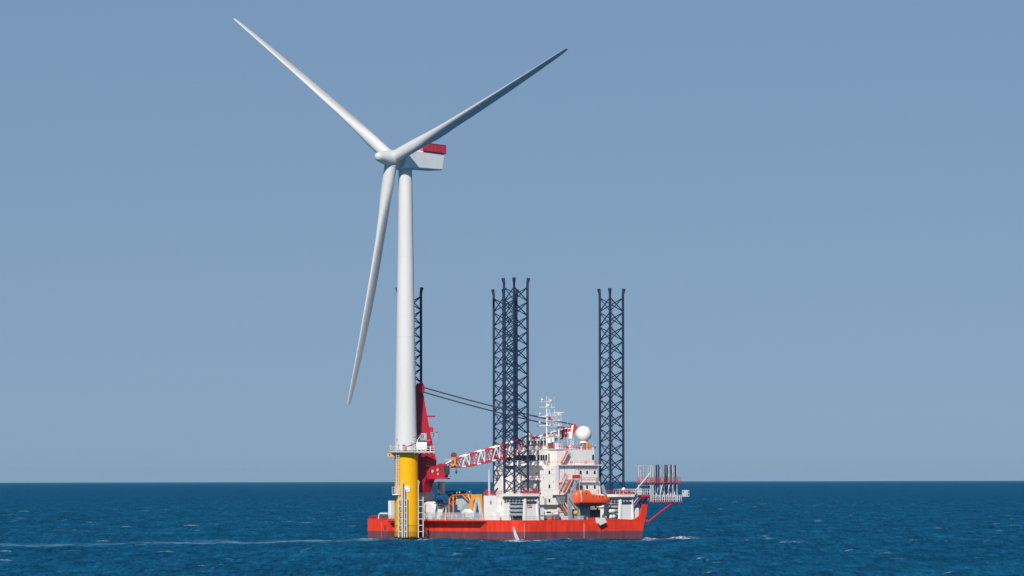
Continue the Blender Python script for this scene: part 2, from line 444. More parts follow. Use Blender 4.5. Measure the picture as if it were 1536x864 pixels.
build_sea()

# ================================================================== WIND TURBINE
YT = 2030.0
def tx(px, py=722.0): return at_depth(px, py, YT).x
def tz(py, px=610): return at_depth(px, py, YT).z
K = YT / FPX                                  # metres per photo pixel at the turbine
T0 = Vector((tx(609.5), YT, 0))
turb = thing('wind_turbine', 'tall white three bladed wind turbine on a yellow foundation in front of the vessel', 'wind turbine', T0)
def L(px, py, dy=0.0):                       # photo pixel at the turbine's depth -> turbine-local
    p = at_depth(px, py, YT + dy); return p - T0
RP = 17.6 * K
zplat = tz(677)
# foundation
fnd = MB().lathe([(RP, -6), (RP, zplat - .1)], n=64)
fnd.lathe([(RP + .12, zplat - 1.0), (RP + .12, zplat - .7)], n=64)
foundation = fnd.build('foundation', M_PILE, turb, label='yellow transition piece rising from the sea')
# tower: tapered, with thin flange seams
zt_top = tz(250); zt0 = zplat + .2
xo = L(608.2, 400).x
def tr(z):
    t = (z - zt0) / (zt_top - zt0)
    return (17.0 + (10.1 - 17.0) * (t ** .92)) * K
prof = []
nseg = 28
for i in range(nseg + 1):
    z = zt0 + (zt_top - zt0) * i / nseg; prof.append((tr(z), z))
tw = MB().lathe(prof, (xo, 0, 0), n=64)
tower = tw.build('tower', M_TOWER, turb)
fl = MB()
for zf in (tz(505), tz(385), zt0 + .25):
    fl.lathe([(tr(zf) + .035, zf - .12), (tr(zf) + .05, zf), (tr(zf) + .035, zf + .12)], (xo, 0, 0), n=64)
fl.build_each('flange_ring', M_TOWER, tower)
dr = MB(); dr.lathe([(.01, 0), (.5, 0.02), (.5, .12), (.01, .14)], (0, 0, 0), n=4) if False else None
td = MB(); ang = rad(-60)
td.box(-.5, .5, -.06, .06, 0, 2.2)
dd = td.build('door', M_LGREY, tower); dd.location = (xo + (tr(zt0) + .02) * math.sin(rad(35)), -(tr(zt0) + .02) * math.cos(rad(35)), zt0 + .3); dd.rotation_euler = (0, 0, rad(35))

# rotor frame
PSI, TAU = rad(37.89), rad(4.13)
d = Vector((-math.sin(PSI) * math.cos(TAU), -math.cos(PSI) * math.cos(TAU), math.sin(TAU)))
e1 = Vector((math.cos(PSI), -math.sin(PSI), 0))
e2 = e1.cross(d); e2 = e2 if e2.z > 0 else -e2
# hub centre
HUB = L(587.5, 238.3, -4.5)
def hub_pt(along, r=0, t=0): return HUB + d * along + e1 * (r * math.sin(t)) + e2 * (r * math.cos(t))
hb = MB()
pf = [(.05, 7.5), (.7, 7.38), (1.15, 6.95), (1.4, 6.25), (1.6, 5.2), (1.95, 3.6), (2.4, 1.7), (2.75, -.2), (2.8, -1.9), (2.5, -2.2)]
hb.lathe(pf[::-1], HUB, n=48, axis=d)
hub = hb.build('hub', M_BLADE, turb)
R = 75.9
PRE = 3.3
def blade(theta, ch_scale=1.0):
    br = e1 * math.sin(theta) + e2 * math.cos(theta)       # outward
    tg = e1 * math.cos(theta) - e2 * math.sin(theta)       # tangential
    st = [(0.020, 3.75, 1.0), (.05, 3.75, 1.0), (.09, 3.85, .96), (.13, 4.25, .80), (.17, 4.9, .62), (.215, 5.35, .50), (.27, 5.25, .42), (.33, 4.85, .37), (.42, 4.8, .30), (.52, 4.5, .26), (.62, 4.1, .22), (.72, 3.6, .19), (.82, 3.05, .17), (.90, 2.55, .16), (.955, 2.1, .16), (.985, 1.65, .16), (1.0, 1.0, .16)]
    rings = []
    N = 28
    for s, c, tk in st:
        r = R * s
        blend = min(1, max(0, (s - .05) / .17)); blend = blend * blend * (3 - 2 * blend)
        twist = rad(12) * (1 - s) ** 1.6 * blend + rad(PITCH_B)
        cd = (-d * math.cos(twist) + tg * math.sin(twist)) * 1.0      # LE -> TE, towards the rear when feathered
        nd = (tg * math.cos(twist) + d * math.sin(twist))
        pre = PRE * s ** 2.2 + 2.0 * s
        cen = HUB + br * r + d * pre
        pts = []
        for i in range(N):
            t = 2 * math.pi * i / N
            cx, cy = .5 * math.cos(t), .5 * math.sin(t)              # circle
            x = (1 - math.cos(t)) / 2                                # airfoil 0..1 (LE at t=0)
            yt = 5 * tk * (.2969 * math.sqrt(x) - .1260 * x - .3516 * x * x + .2843 * x ** 3 - .1015 * x ** 4)
            ay = yt * (1 if t < math.pi else -.75); ax = x - .32
            px_ = (-cx) * (1 - blend) + ax * blend
            py_ = cy * (1 - blend) + ay * blend
            pts.append(cen + cd * (px_ * c) + nd * (py_ * c))
        rings.append(pts)
    mb = MB().loft(rings)
    o = mb.build('blade', M_BLADE, turb)
    rt = MB().lathe([(1.98, R * .018), (1.98, R * .030)], HUB, n=40, axis=br)
    rt.build('root_collar', M_BLADE, o)
    return o
PITCH_B = 4.0
BLADES = [blade(rad(t)) for t in (-53.57, 66.43, 186.43)]

# nacelle: box body along -d (horizontal), side face seen to the right
dh = Vector((-math.sin(PSI), -math.cos(PSI), 0)); eh = e1
TOP = Vector((xo, 0, 0))
zb = tz(253.5) ; zn_front = tz(229) ; zn_back = tz(227)
def NP(back, side, z): return TOP - dh * back + eh * side + Vector((0, 0, z))
NW = 3.1
def nback(px):                                # distance behind the tower axis of the nacelle's near side at photo column px
    x = L(px, 240).x; return (x - xo - eh.x * NW) / (-dh.x)
bk = nback(664.5); print('nacelle back', bk)
side = [(-3.2, zb + .2), (bk - .2, zb), (bk + .75, tz(229.3)), (bk + .6, tz(228.7)), (-1.4, tz(224.5)), (-3.2, tz(227))]
vs = []
nm = MB()
inset = .35
secs = [(-NW, inset), (-NW + inset, 0), (NW - inset, 0), (NW, inset)]
rings = []
cz = sum(p[1] for p in side) / len(side); cb = sum(p[0] for p in side) / len(side)
for w, ins in secs:
    rings.append([NP(b + (ins if b < cb else -ins), w, z + (ins if z < cz else -ins)) for b, z in side])
nm.loft(rings, smooth=False)
nac = nm.build('nacelle', M_NAC, turb)
# generator drum between hub and nacelle
gm = MB().lathe([(2.5, -2.15), (3.05, -2.45), (3.1, -4.6), (2.6, -5.0), (2.5, -6.2)], HUB, n=48, axis=d)
gm.build('generator_ring', M_BLADE, nac)
# yaw collar
MB().lathe([(tr(zt_top) + .25, zt_top - .6), (tr(zt_top) + .25, zb + .3)], (xo, 0, 0), n=48).build('yaw_bearing', M_LGREY, nac)
# red helihoist fence
hm = MB()
zf0, zf1 = tz(227.0) , tz(215.4)
b0, b1 = bk - 9.9, bk + 1.0
W2 = NW + .15
hm.box(0, 0, 0, 0, 0, 0) if False else None
def npbox(mb, ba, bb, wa, wb, za, zb_, mi=0, slope=0.0):
    vs = [NP(b, w, z + slope * (b - b1)) for z in (za, zb_) for w in (wa, wb) for b in (ba, bb)]
    mb._add(vs, [(0, 2, 3, 1), (4, 5, 7, 6), (0, 1, 5, 4), (2, 6, 7, 3), (0, 4, 6, 2), (1, 3, 7, 5)], mi)
SL = -.045
for sgn in (1, -1):
    w = W2 * sgn
    npbox(hm, b0, b1, w - .04, w + .04, zf0 - .2, zf1 - .15, 0, SL)
    n = 16
    for i in range(n + 1):
        b = b0 + (b1 - b0) * i / n; npbox(hm, b - .15, b + .15, w - .1, w + .1, zf0 - .3, zf1, 1, SL)
    npbox(hm, b0, b1, w - .1, w + .1, zf1 - .15, zf1, 1, SL); npbox(hm, b0, b1, w - .1, w + .1, zf0 - .3, zf0 - .1, 1, SL)
for b in (b0, b1):
    npbox(hm, b - .04, b + .04, -W2, W2, zf0 - .2, zf1 - .15, 0, SL)
    for i in range(8):
        w = -W2 + 2 * W2 * i / 7; npbox(hm, b - .1, b + .1, w - .07, w + .07, zf0 - .3, zf1, 1, SL)
npbox(hm, b0, b1, -W2, W2, zf0 - .35, zf0 - .25, 1, SL)
M_HOIST = paint('hoist_red', (.75, .12, .17), .45, var=.15, scale=2)
M_HOIST2 = paint('hoist_red_dark', (.40, .008, .03), .45, var=.15)
hm.build('hoist_platform_fence', [M_HOIST, M_HOIST2], nac)

# platform
pl = MB()
RPl = 27.0 * K
pc = L(609.5, 676)
pl.lathe([(RPl - .2, zplat - .45), (RPl, zplat - .35), (RPl, zplat - .05), (RPl - .1, zplat)], (pc.x, 0, 0), n=40)
# side extension to the right (work deck)
x0, x1 = L(617, 676).x, L(652.5, 676).x
pl.box(x0, x1, -4.8, 2.5, zplat - .40, zplat + .02)
for x in np.linspace(x0 + 1, x1 - .4, 5): pl.box(x - .1, x + .1, -4.6, 2.3, zplat - .75, zplat - .40)
platform = pl.build('platform', M_LGREY, turb)
rl = MB(); pts = []
for i in range(0, 23):
    t = rad(-35 - i * 13.2); pts.append((pc.x + (RPl - .15) * math.cos(t), (RPl - .15) * math.sin(t), zplat))
rl.rail(pts, h=1.5, sp=1.0, r=.05, rows=(.35, .68, 1))
rl.rail([(x0 + .4, -4.7, zplat), (x1 - .1, -4.7, zplat), (x1 - .1, 2.4, zplat), (x0 + .6, 2.4, zplat)], h=1.5, sp=1.3, r=.055, rows=(.35, .68, 1))
rl.build('railing', M_WHITE2, platform)
cb_ = MB(); xa, xb = L(624.5, 660).x, L(640.8, 660).x
cb_.cham(xa, xb, -4.2, -1.9, zplat + .35, tz(663.2), .12)
cb_.box(xa + .2, xa + .5, -4.1, -2, zplat, zplat + .4); cb_.box(xb - .5, xb - .2, -4.1, -2, zplat, zplat + .4)
cbo = cb_.build('cabinet', M_WHITE2, platform)
yb = MB(); xa, xb = L(604.2, 660).x, L(608.6, 660).x
yb.cham(xa, xb, -4.9, -4.1, zplat + .3, tz(668.6), .08); yb.box(xa - .05, xb + .05, -4.95, -4.05, tz(668.6), tz(667.2), 1)
yb.build('control_box', [M_SAFYEL, M_DGREY], platform)
gb = MB(); xa, xb = L(584.5, 660).x, L(588, 660).x
gb.cham(xa, xb, -.8, .6, zplat + .2, tz(667.5), .08); gb.build('grey_locker', M_GREY, platform)
# yellow davit bracket left under the platform
yk = MB(); yk.box(L(581.5, 680).x, L(594, 680).x, -2.5, -.5, tz(684.8), tz(679.6)); yk.box(L(583.8, 680).x, L(585.6, 680).x, -2.6, -2.5, tz(683.2), tz(681.2), 1)
yk.build('bracket', [M_SAFYEL, M_DGREY], platform)
# small davit crane at the tower's right
dv = MB(); dx_ = L(626.5, 660).x
dv.path([(dx_, -3.2, zplat), (dx_, -3.2, tz(660)), (dx_ + 1.0, -3.8, tz(654))], .12, 8); dv.bar((dx_, -3.2, tz(664)), (dx_ - 4.5, -3.6, zplat + 1.0), .10, 6, 1)
dv.bar((dx_ - 1.3, -3.4, tz(656)), (dx_ + .8, -3.4, tz(654.4)), .09, 6, 1)
dv.build('davit', [M_WHITE2, M_NAVY], platform)
ms = MB(); mx = L(596, 660).x; ms.bar((mx, -4.9, zplat), (mx, -4.9, tz(659)), .06, 6); ms.bar((mx, -4.9, tz(661)), (mx, -4.9, tz(658)), .14, 8, 1); ms.build('light_mast', [M_LGREY, M_RAILRED], platform)
# long ladder with cage down the left
ld = MB(); lx = L(596.8, 700).x; ly = -math.sqrt(max(.1, (RP + .9) ** 2 - lx ** 2))
ld.ladder((lx, ly, tz(742)), (lx, ly, zplat + 1.5), .95, (1, -.6, 0), .075, .55)
for z in np.arange(tz(740), zplat - .5, 1.1):
    ld.bar((lx - .5, ly, z), (lx - .1, ly + .9, z), .05, 4); ld.bar((lx + .5, ly, z), (lx + .3, ly + .9, z), .05, 4)
ld.build('access_ladder', M_WHITE2, turb)
# rest platform left
rp_ = MB(); xa, xb = L(588.5, 740).x, L(600.5, 740).x
rp_.box(xa, xb, -3.9, -1.2, tz(742.3), tz(741)); rp_.rail([(xb, -3.85, tz(741)), (xa, -3.85, tz(741)), (xa, -1.3, tz(741))], h=2.1, sp=.7, r=.06, rows=(.3, .6, 1))
rp_.build('rest_platform', M_WHITE2, turb)
# boat landings: fenders + ladders
def boat_landing(pxa, pxb, top_a, top_b, yl, name='boat_landing'):
    m = MB(); xa, xb = L(pxa, 780).x, L(pxb, 780).x
    m.bar((xa, yl, -1.5), (xa, yl, tz(top_a)), .17, 10); m.bar((xb, yl, -1.5), (xb, yl, tz(top_b)), .17, 10)
    for z in np.arange(.8, min(tz(top_a), tz(top_b)) - .4, 1.9):
        m.bar((xa, yl, z), (xb, yl, z), .11, 6)
        m.bar((xa, yl, z), (xa * .93, min(0, yl + 1.8), z), .13, 6); m.bar((xb, yl, z), (xb * .93, min(0, yl + 1.8), z), .13, 6)
    return m.build(name, M_FENDER, turb)
boat_landing(598.2, 604.3, 744, 720, -4.9)
boat_landing(607.3, 610.7, 730, 744, -5.0)
boat_landing(627.6, 634.8, 720, 745, -2.2)
lm = MB(); lm.ladder((L(601.2, 780).x, -4.8, .5), (L(601.2, 780).x, -4.8, tz(742)), .5, r=.05); lm.build('boat_ladder', M_FENDER, turb)
# number plate
sp_ = MB(); xa, xb = L(608.4, 733).x, L(615, 733).x; yy = -RP - .12
sp_.box(xa, xb, yy - .04, yy + .04, tz(737.6), tz(728.6), 0)
sp_.box(xa + .95, xa + 1.2, yy - .05, yy - .045, tz(732), tz(729.2), 1)
for i, w in enumerate((.9, .7)): sp_.box(xa + .15, xa + .15 + w, yy - .05, yy - .045, tz(734.6 + i * 1.7), tz(733.9 + i * 1.7), 2)
sp_.build('sign_plate', [M_WHITE2, M_RAILRED, M_GREY], turb, label='small white plate with a red mark')
# cable tube right
ct = MB(); ct.path([(L(627.5, 725).x, -1, tz(735)), (L(628.5, 725).x, -1.4, tz(728)), (L(629.5, 725).x, -1.4, tz(722))], .15, 6); ct.build('cable_guard', M_GREY, turb)

# ================================================================== VESSEL
HULL_L, HULL_B = uu(963.5, 0.3), vv(549.5, 0) - .3
DZ = zz(780.5, 2, 2)                          # main deck height
print('deck', DZ)
ship = thing('jackup_vessel', 'red hulled jack-up installation vessel with dark lattice legs and white superstructure beside the turbine', 'ship', SHIP, SA)
VN0 = vv(727, 1.0); VN1 = vv(582, 0.0)       # recess between these v's
print('recess v', VN0, VN1)
REC = 2.0
# hull plan rings (ccw) with bow flare at the (HULL_L, 0) corner
def hull_plan(z):
    fl = max(0, (z - 1.0)) / 5.0 * 1.1
    rr = 2.2
    p = [(rr, 0)]
    p += [(HULL_L - 6, 0), (HULL_L - .5 + fl, 0), (HULL_L + fl * 1.05, .5)]
    p += [(HULL_L + fl * .8, HULL_B - 3), (HULL_L - 3, HULL_B), (.4, HULL_B), (0, HULL_B - .4)]
    p += [(0, VN1 + .02), (REC, VN1), (REC, VN0 + 3.5), (0, VN0 - 2.5), (0, rr), (rr * .3, rr * .3)]
    return p
hu = MB()
zs = [-4, 0, 1, 2.75, 4.5, DZ - .35]
hu.loft([[(x, y, z) for x, y in hull_plan(z)] for z in zs], smooth=False)
# deck slab closes the recess (overhang)
full = [(rr_, 0) for rr_ in (2.2,)] + [(HULL_L - 6, 0), (HULL_L + .6, .0), (HULL_L + 1.1, .5), (HULL_L + .8, HULL_B - 3), (HULL_L - 3, HULL_B), (.4, HULL_B), (0, HULL_B - .4), (0, 2.2), (.66, .66)]
hu.loft([[(x, y, z) for x, y in full] for z in (DZ - .35, DZ)], smooth=False)
hull = hu.build('hull', M_HULL, ship)
dk = MB(); dk.loft([[(x, y, z) for x, y in [(2.6, .4), (HULL_L - 6, .4), (HULL_L - 1, .7), (HULL_L + .5, 2.4), (HULL_L + .3, HULL_B - 3.2), (HULL_L - 3.2, HULL_B - .5), (2, HULL_B - .5), (.4, HULL_B - 2), (.4, 2.4), (1, 1)]] for z in (DZ, DZ + .02)], smooth=False); dk.build('main_deck', M_DECK, ship)
# raised bulwark on the side towards the bow and the upswept stem
ub = uu(881, 0)
def pv(pts): return [on_v(px, py, -.02) for px, py in pts]
bw = pv([(882, 781), (882, 777.2), (888, 776.6), (948, 779.3), (953, 778.2), (958, 774.5), (961, 769), (962.5, 762), (963.8, 757)])
top_end = on_v(971, 757, -.02)
poly = bw + [top_end, on_v(967.8, 781, -.02)]
b2 = MB(); b2.prism(poly, -.02, .28, 'y')
# stem plate across the bow corner
b2.loft([[(poly[-3][0] + .05, .28, z) for z in (DZ,)] ], cap=False) if False else None
b2.prism([(poly[-2][0] - .3, poly[-2][1]), (poly[-2][0], poly[-2][1]), (poly[-1][0], DZ - .02), (poly[-1][0] - .3, DZ - .02)], .28, .9, 'y')
b2.build('bulwark', M_HULL, ship)
# fender strips, draft marks, weld lines
dm = MB()
for px in (786.5, 876):
    u, _ = on_v(px, 790, 0)
    for py in np.arange(786, 808, 2.0):
        z = zz(py, u, 0); dm.box(u - .07, u + .07, -.03, .01, z - .12, z + .12, 0)
dm.build('draft_marks', M_WHITE2, ship); dm = MB()
v_, _ = on_u(572, 790, 0)
for py in np.arange(784, 806, 2.4):
    z = zz(py, 0, v_); dm.box(-.03, .01, v_ - .09, v_ + .09, z - .12, z + .12, 0)
dm.build('draft_marks', M_SAFYEL, ship)
sm_ = MB()
for px in (827.5,):
    u, _ = on_v(px, 790, 0); sm_.box(u - .05, u + .05, -.05, .01, 1.6, DZ - .4)
sm_.build('hull_seam', M_DGREY, ship)
# small recess/door marks at the stern block
v_, _ = on_u(577.5, 790, 0); hd = MB(); hd.box(-.04, .02, v_ - .5, v_ + .4, zz(795, 0, v_), zz(788, 0, v_)); hd.build('hull_hatch', M_LBDARK, ship)
# white locker hanging on hull side
u0_, z1_ = on_v(893, 776.5, 0); u1_, z0_ = on_v(903.5, 788, 0)
lk = MB(); lk.prism([(u0_, z1_), (u1_, z1_ - .1), (u1_ + .9, z0_ + 1.0), (u0_ + 1.0, z0_), (u0_ + .3, z0_ + .7)], -1.1, -.03, 'y'); lk.build('side_locker', M_WHITE, ship, label='white locker hung on the hull side')

# railings around the deck
rw = MB()
rw.rail([(.3, vv(640, 0) + 2, DZ), (.3, vv(726, 0), DZ)], h=2.2, sp=.55, r=.035, rows=(.25, .5, .75, 1)) if False else rw.rail([(.3, vv(636, 0), DZ), (.3, vv(726, 0), DZ)], h=2.2, sp=.42, r=.07, rows=(.2, .4, .6, .8, 1))
rw.rail([(2.3, .3, DZ), (uu(881, 0), .3, DZ)], h=1.2, sp=1.4, r=.035)
rw.rail([(.3, 2.5, DZ), (.3, VN0 - 1, DZ)], h=1.2, sp=1.4, r=.035)
rw.build('deck_railing', M_LGREY, ship)
rr = MB()
rr.rail([(.3, HULL_B - 2, DZ), (.3, vv(592, 0) - 12, DZ)], h=1.2, sp=1.2, r=.05, rows=(.5, 1))
rr.box(.2, .5, vv(590, 0), HULL_B - 2.2, DZ + .05, DZ + .35)
rr.rail([(2, HULL_B - .3, DZ), (20, HULL_B - .3, DZ)], h=1.2, sp=1.5, r=.05)
rr.build('stern_railing', M_RAILRED, ship)
# red uprights on the stern-side rail
ru = MB()
for px in (663.5, 669): v = vv(px, 0); ru.bar((.2, v, DZ - .2), (.2, v, DZ + 2.6), .10, 6)
ru.build_each('rail_post', M_RAILRED, ship)

# ---- lattice legs
LR = 20.4 * .2; LROT = rad(-90 - 4.7) - SA
def leg(u, v, ztop, rot=0.0, z0=1.0):
    ch = []
    for k in range(3):
        t = LROT + rot + k * 2 * math.pi / 3; ch.append(Vector((u + LR * math.cos(t), v + LR * math.sin(t), 0)))
    m = MB()
    for c in ch:
        m.bar(c + Vector((0, 0, z0)), c + Vector((0, 0, ztop - 1.2)), .36, 10)
        out = (c - Vector((u, v, 0))).normalized()
        t_ = Vector((-out.y, out.x, 0))
        # rack plates on both sides of each chord
        for s in (1, -1):
            q = c + t_ * (.0) ; m.bar(q + out * .36 + Vector((0, 0, z0)), q + out * .36 + Vector((0, 0, ztop - 1.6)), .10, 4)
    o = m.build('lattice_leg', M_CHORD, ship)
    br = MB(); H = 4.45
    nb = int((ztop - 2.6 - z0) / H)
    for i in range(nb):
        za = ztop - 2.6 - H * (i + 1); zc = za + H
        for k in range(3):
            p, q = ch[k], ch[(k + 1) % 3]
            br.bar(p + Vector((0, 0, za + .15)), q + Vector((0, 0, zc - .15)), .17, 6)
            br.bar(q + Vector((0, 0, za + .15)), p + Vector((0, 0, zc - .15)), .17, 6)
        zm = (za + zc) / 2
    br.build('bracing', M_NAVY, o)
    ca = MB()
    for c in ch:
        out = (c - Vector((u, v, 0))).normalized()
        ca.bar(c + Vector((0, 0, ztop - 1.9)), c + out * .35 + Vector((0, 0, ztop)), .34, 10, r2=.55)
    ca.build_each('chord_cap', M_CHORD, o)
    la = MB(); c = Vector((u, v, 0)) + Vector((.9, 1.2, 0))
    la.ladder(c + Vector((0, 0, z0)), c + Vector((0, 0, ztop - 3)), .95, (1, -.3, 0), .075, 1.1)
    la.build('leg_ladder', M_NAVY, o)
    return o
LEGS = [(uu(773.4, 7.6), 7.6, 417, 0), (uu(917, 7.6), 7.6, 433, 0), (uu(613.6, 58.3), 58.3, 431, 0), (uu(757.3, 58.3), 58.3, 434, 0)]
LEGP = []
for u, v, py, ro in LEGS:
    LEGP.append((u, v)); leg(u, v, zz(py, u, v), ro, zz(741.5, u, v) if v < 20 else 7.0)
print('legs', LEGP)

# ---- jack houses (near pair is fully visible, far pair mostly hidden)
def jackhouse(u, v, mark=False, ptop=740, face_stack=True):
    hu_, hv_ = 2.75, 4.6
    z0 = DZ; z1 = zz(ptop, u - hu_, v - hv_)
    t = z1 - z0
    m = MB()
    # top frame slabs
    m.box(u - hu_ - .9, u + hu_ + .4, v - hv_ - .25, v + hv_ + .4, z1 - .9, z1 - .05)
    m.box(u - hu_ - .3, u + hu_ - .3, v - hv_ + .2, v + hv_ - 1.0, z1 - 2.3, z1 - 1.5, 0)
    # corner columns (A side panel is tapered, wide)
    m.prism([(u - hu_, z0), (u + hu_, z0), (u + hu_ - .5, z1 - 2.3), (u - hu_ + .3, z1 - 2.3)], v - hv_ - .1, v - hv_ + .7, 'y')
    m.prism([(u - hu_ - .12, z0), (u - hu_ + .35, z0), (u - hu_ + .65, z1 - 1.6), (u - hu_ + .2, z1 - 1.6)], v - hv_ - .38, v - hv_ + .5, 'y')
    m.prism([(u + hu_ - .35, z0), (u + hu_ + .12, z0), (u + hu_ - .3, z1 - 1.6), (u + hu_ - .75, z1 - 1.6)], v - hv_ - .38, v - hv_ + .5, 'y')
    m.prism([(v + hv_ - 2.3, z0), (v + hv_ - 1.3, z0), (v + hv_ - 1.7, z1 - 1.6), (v + hv_ - 2.3, z1 - 1.6)], u - hu_ - .2, u - hu_ + .7, 'x')
    m.box(u - hu_, u - hu_ + .7, v + hv_ - .9, v + hv_, z0, z1 - 1.6)
    m.box(u - hu_ + .6, u + hu_, v + hv_ - .7, v + hv_, z0, z1 - 1.6)
    m.box(u - hu_ + 1.9, u + hu_ - .3, v - hv_ + .8, v + hv_ - .8, z0, z1 - 2.4)      # inner block
    o = m.build('jack_house', M_WHITE, ship)
    g = MB()
    g.box(u - hu_ - .7, u + hu_ + .2, v - hv_ - .18, v + hv_ - .2, z1 - 1.45, z1 - .95)
    g.box(u - hu_ + .5, u + hu_ - .8, v - hv_ - .3, v - hv_ - .1, z1 - 3.0, z1 - 2.3)
    for i in range(6):
        yy = v - hv_ + .6 + i * 1.5; g.lathe([(.55, -.3), (.55, .3)], (u - hu_ - .75, yy, z1 - 1.4), n=12, axis=(1, 0, 0))
    for i in range(4):
        g.lathe([(.42, -.2), (.42, .3)], (u - hu_ + .7 + i * 1.3, v - hv_ - .2, z1 - 1.4), n=12, axis=(0, 1, 0))
    g.box(u - hu_ + .7, u - hu_ + 1.8, v - hv_ + .9, v + hv_ - 2.4, z0 + .1, z1 - 1.6, 0)
    g.build('gear_rack', M_DGREY, o)
    c = MB()
    va, vb = v - hv_ + .75, v + hv_ - 2.35
    n = 4; hh = (z1 - 2.4 - z0 - .9) / n
    for i in range(n):
        z = z0 + 1.1 + hh * (i + .45)
        c.bar((u - hu_ + .35, va, z), (u - hu_ + .35, vb, z), hh * .38, 14)
        c.box(u - hu_ - .25, u - hu_ + .1, (va + vb) / 2 - .25, (va + vb) / 2 + .25, z - hh * .3, z + hh * .3)
    c.build('jacking_cylinder', M_GREY, o)
    r = MB()
    r.rail([(u - hu_ - 1.1, v + hv_, z1 - .05), (u - hu_ - 1.1, v - hv_ - .4, z1 - .05), (u + hu_ + .7, v - hv_ - .4, z1 - .05), (u + hu_ + .7, v + hv_, z1 - .05)], h=1.2, sp=1.0, r=.05)
    for k in range(5): r.cham(u - hu_ - .6 + k * 1.5, u - hu_ + .1 + k * 1.5, v - hv_ + .1, v - hv_ + .8, z1, z1 + .7 + .3 * (k % 2), .08)
    r.build('jack_house_railing', M_RAILRED, o)
    if mark:
        q = MB(); ua, za = on_v(790.8, 754.4, v - hv_ - .12); ub_, zb_ = on_v(798, 761.8, v - hv_ - .12); y0, y1 = v - hv_ - .16, v - hv_ - .12
        w, h = ub_ - ua, za - zb_
        q.box(ua, ub_, y0, y1, za - .2, za); q.box(ua, ub_, y0, y1, zb_, zb_ + .2)
        q.box(ua, ua + .16, y0, y1, zb_, za); q.box(ub_ - .16, ub_, y0, y1, zb_, za)
        for t_ in (.34, .56): q.box(ua + w * t_, ua + w * t_ + .2, y0, y1, zb_ + .2, za - .2)
        q.box(ua + .16, ua + w * .36, y0, y1, zb_ + h * .45, zb_ + h * .56)
        q.prism([(ua + w * .6, za - .3), (ua + w * .66, za - .3), (ub_ - .2, zb_ + .3), (ub_ - .34, zb_ + .3)], y0, y1, 'y')
        q.build('red_emblem', M_RAILRED, o)
    return z1
JT = jackhouse(uu(786, .55) + 2.75, .55 + 4.6, True)
jackhouse(uu(929, .55) + 2.75, .55 + 4.6, False, 741)
jackhouse(LEGP[3][0], LEGP[3][1], False, 742)

# ---- superstructure
su = MB(); 
U0 = 24.0
VC = vv(836, U0)                               # near vertical corner
UE = uu(899, VC)
VL = vv(742, U0)
z_top = zz(674, U0, VC); z_br = zz(697, U0, VC); z_mid = zz(723, U0, VC)
zdeck = DZ
print('super', U0, VC, UE, VL, z_top, z_br)
# core tiers
VQ = vv(808, U0)
su.box(U0, UE - .4, VC, VL - 9, zdeck, z_mid)                       # lower block
su.box(U0, UE - .7, VC, VL - 9, z_mid, z_br - .25)                  # middle block
su.box(U0 - .5, UE + .3, VC - .8, VL - 4, z_br - .25, z_br)          # bridge deck plate
su.box(U0 + .6, U0 + 9, VC + .8, VL - 6, z_br, z_top)                # bridge tier
su.box(uu(848, VC + .4), UE - 1.6, VC + .4, VC + 12, z_br, z_top - .1)   # right tier
su.box(U0 + 9, UE - 3, VC + 3, VL - 10, z_br, z_top - .4)
su.box(U0 + .2, U0 + 9.4, VC + .5, VL - 5.6, z_top, z_top + .2)      # roof plate
su.box(U0, uu(899.5, VC - .5), VC - .55, VC + 4, z_mid - .15, z_mid + .12)       # walkway plate at mid level
# slanted right end
su.prism([(UE - .7, zdeck), (UE + 1.6, zdeck), (UE + .5, z_mid), (UE - .7, z_mid)], VC + .3, VC + 8, 'y')
# forward projecting stair-tower on the left face
vt0, vt1 = vv(833, U0 - 1.4), vv(809, U0 - 1.4)
su.box(U0 - 1.4, U0, vt0, vt1, zz(757, U0, VC), z_br - .28)
# sloped underside of the bridge wing
vw0, vw1 = vv(812, U0 - 2.6), vv(790, U0 - 2.6)
su.prism([(U0 - 2.6, z_br - .3), (U0, z_br - .3), (U0, zz(709, U0, VC)), (U0 - .8, zz(709, U0, VC))], vw0, vw1 + 6, 'y')
su.box(U0 - 2.6, U0 + .6, vw0, VL - 5, z_br - .27, z_br + .0)
su.box(U0 - 2.2, U0 + .6, vw0 + .3, VL - 6, z_br, z_top - .15)        # wing house with the slanted windows
# left narrow tower
va_, vb_ = vv(752, U0 - 3), vv(741.5, U0 - 3)
su.prism([(va_, zdeck), (vb_, zdeck), (vb_, zz(697, U0, vb_)), (va_ + .8, zz(697, U0, va_)), (va_, zz(702, U0, va_))], U0 - 3, U0 + 3, 'x')
su.box(U0 - 1.5, U0 + 3, va_ - 5, va_, zdeck, zz(703, U0, va_))
superst = su.build('superstructure', M_WHITE, ship)
# panel seams (thin proud strips)
ps = MB()
for px in (868, 884):
    u = uu(px, VC); ps.box(u - .04, u + .04, VC - .03, VC, zdeck, z_br - .3)
for py in (712, 735, 748):
    z = zz(py, U0, VC); ps.box(U0 - 1.42, U0 - 1.4, vt0 + .1, vt1 - .1, z - .03, z + .03)
for px in (858, 870, 880): 
    u = uu(px, VC + .4); ps.box(u - .03, u + .03, VC + .37, VC + .4, z_br, z_top - .2)
ps.build('panel_seam', M_LGREY, superst)
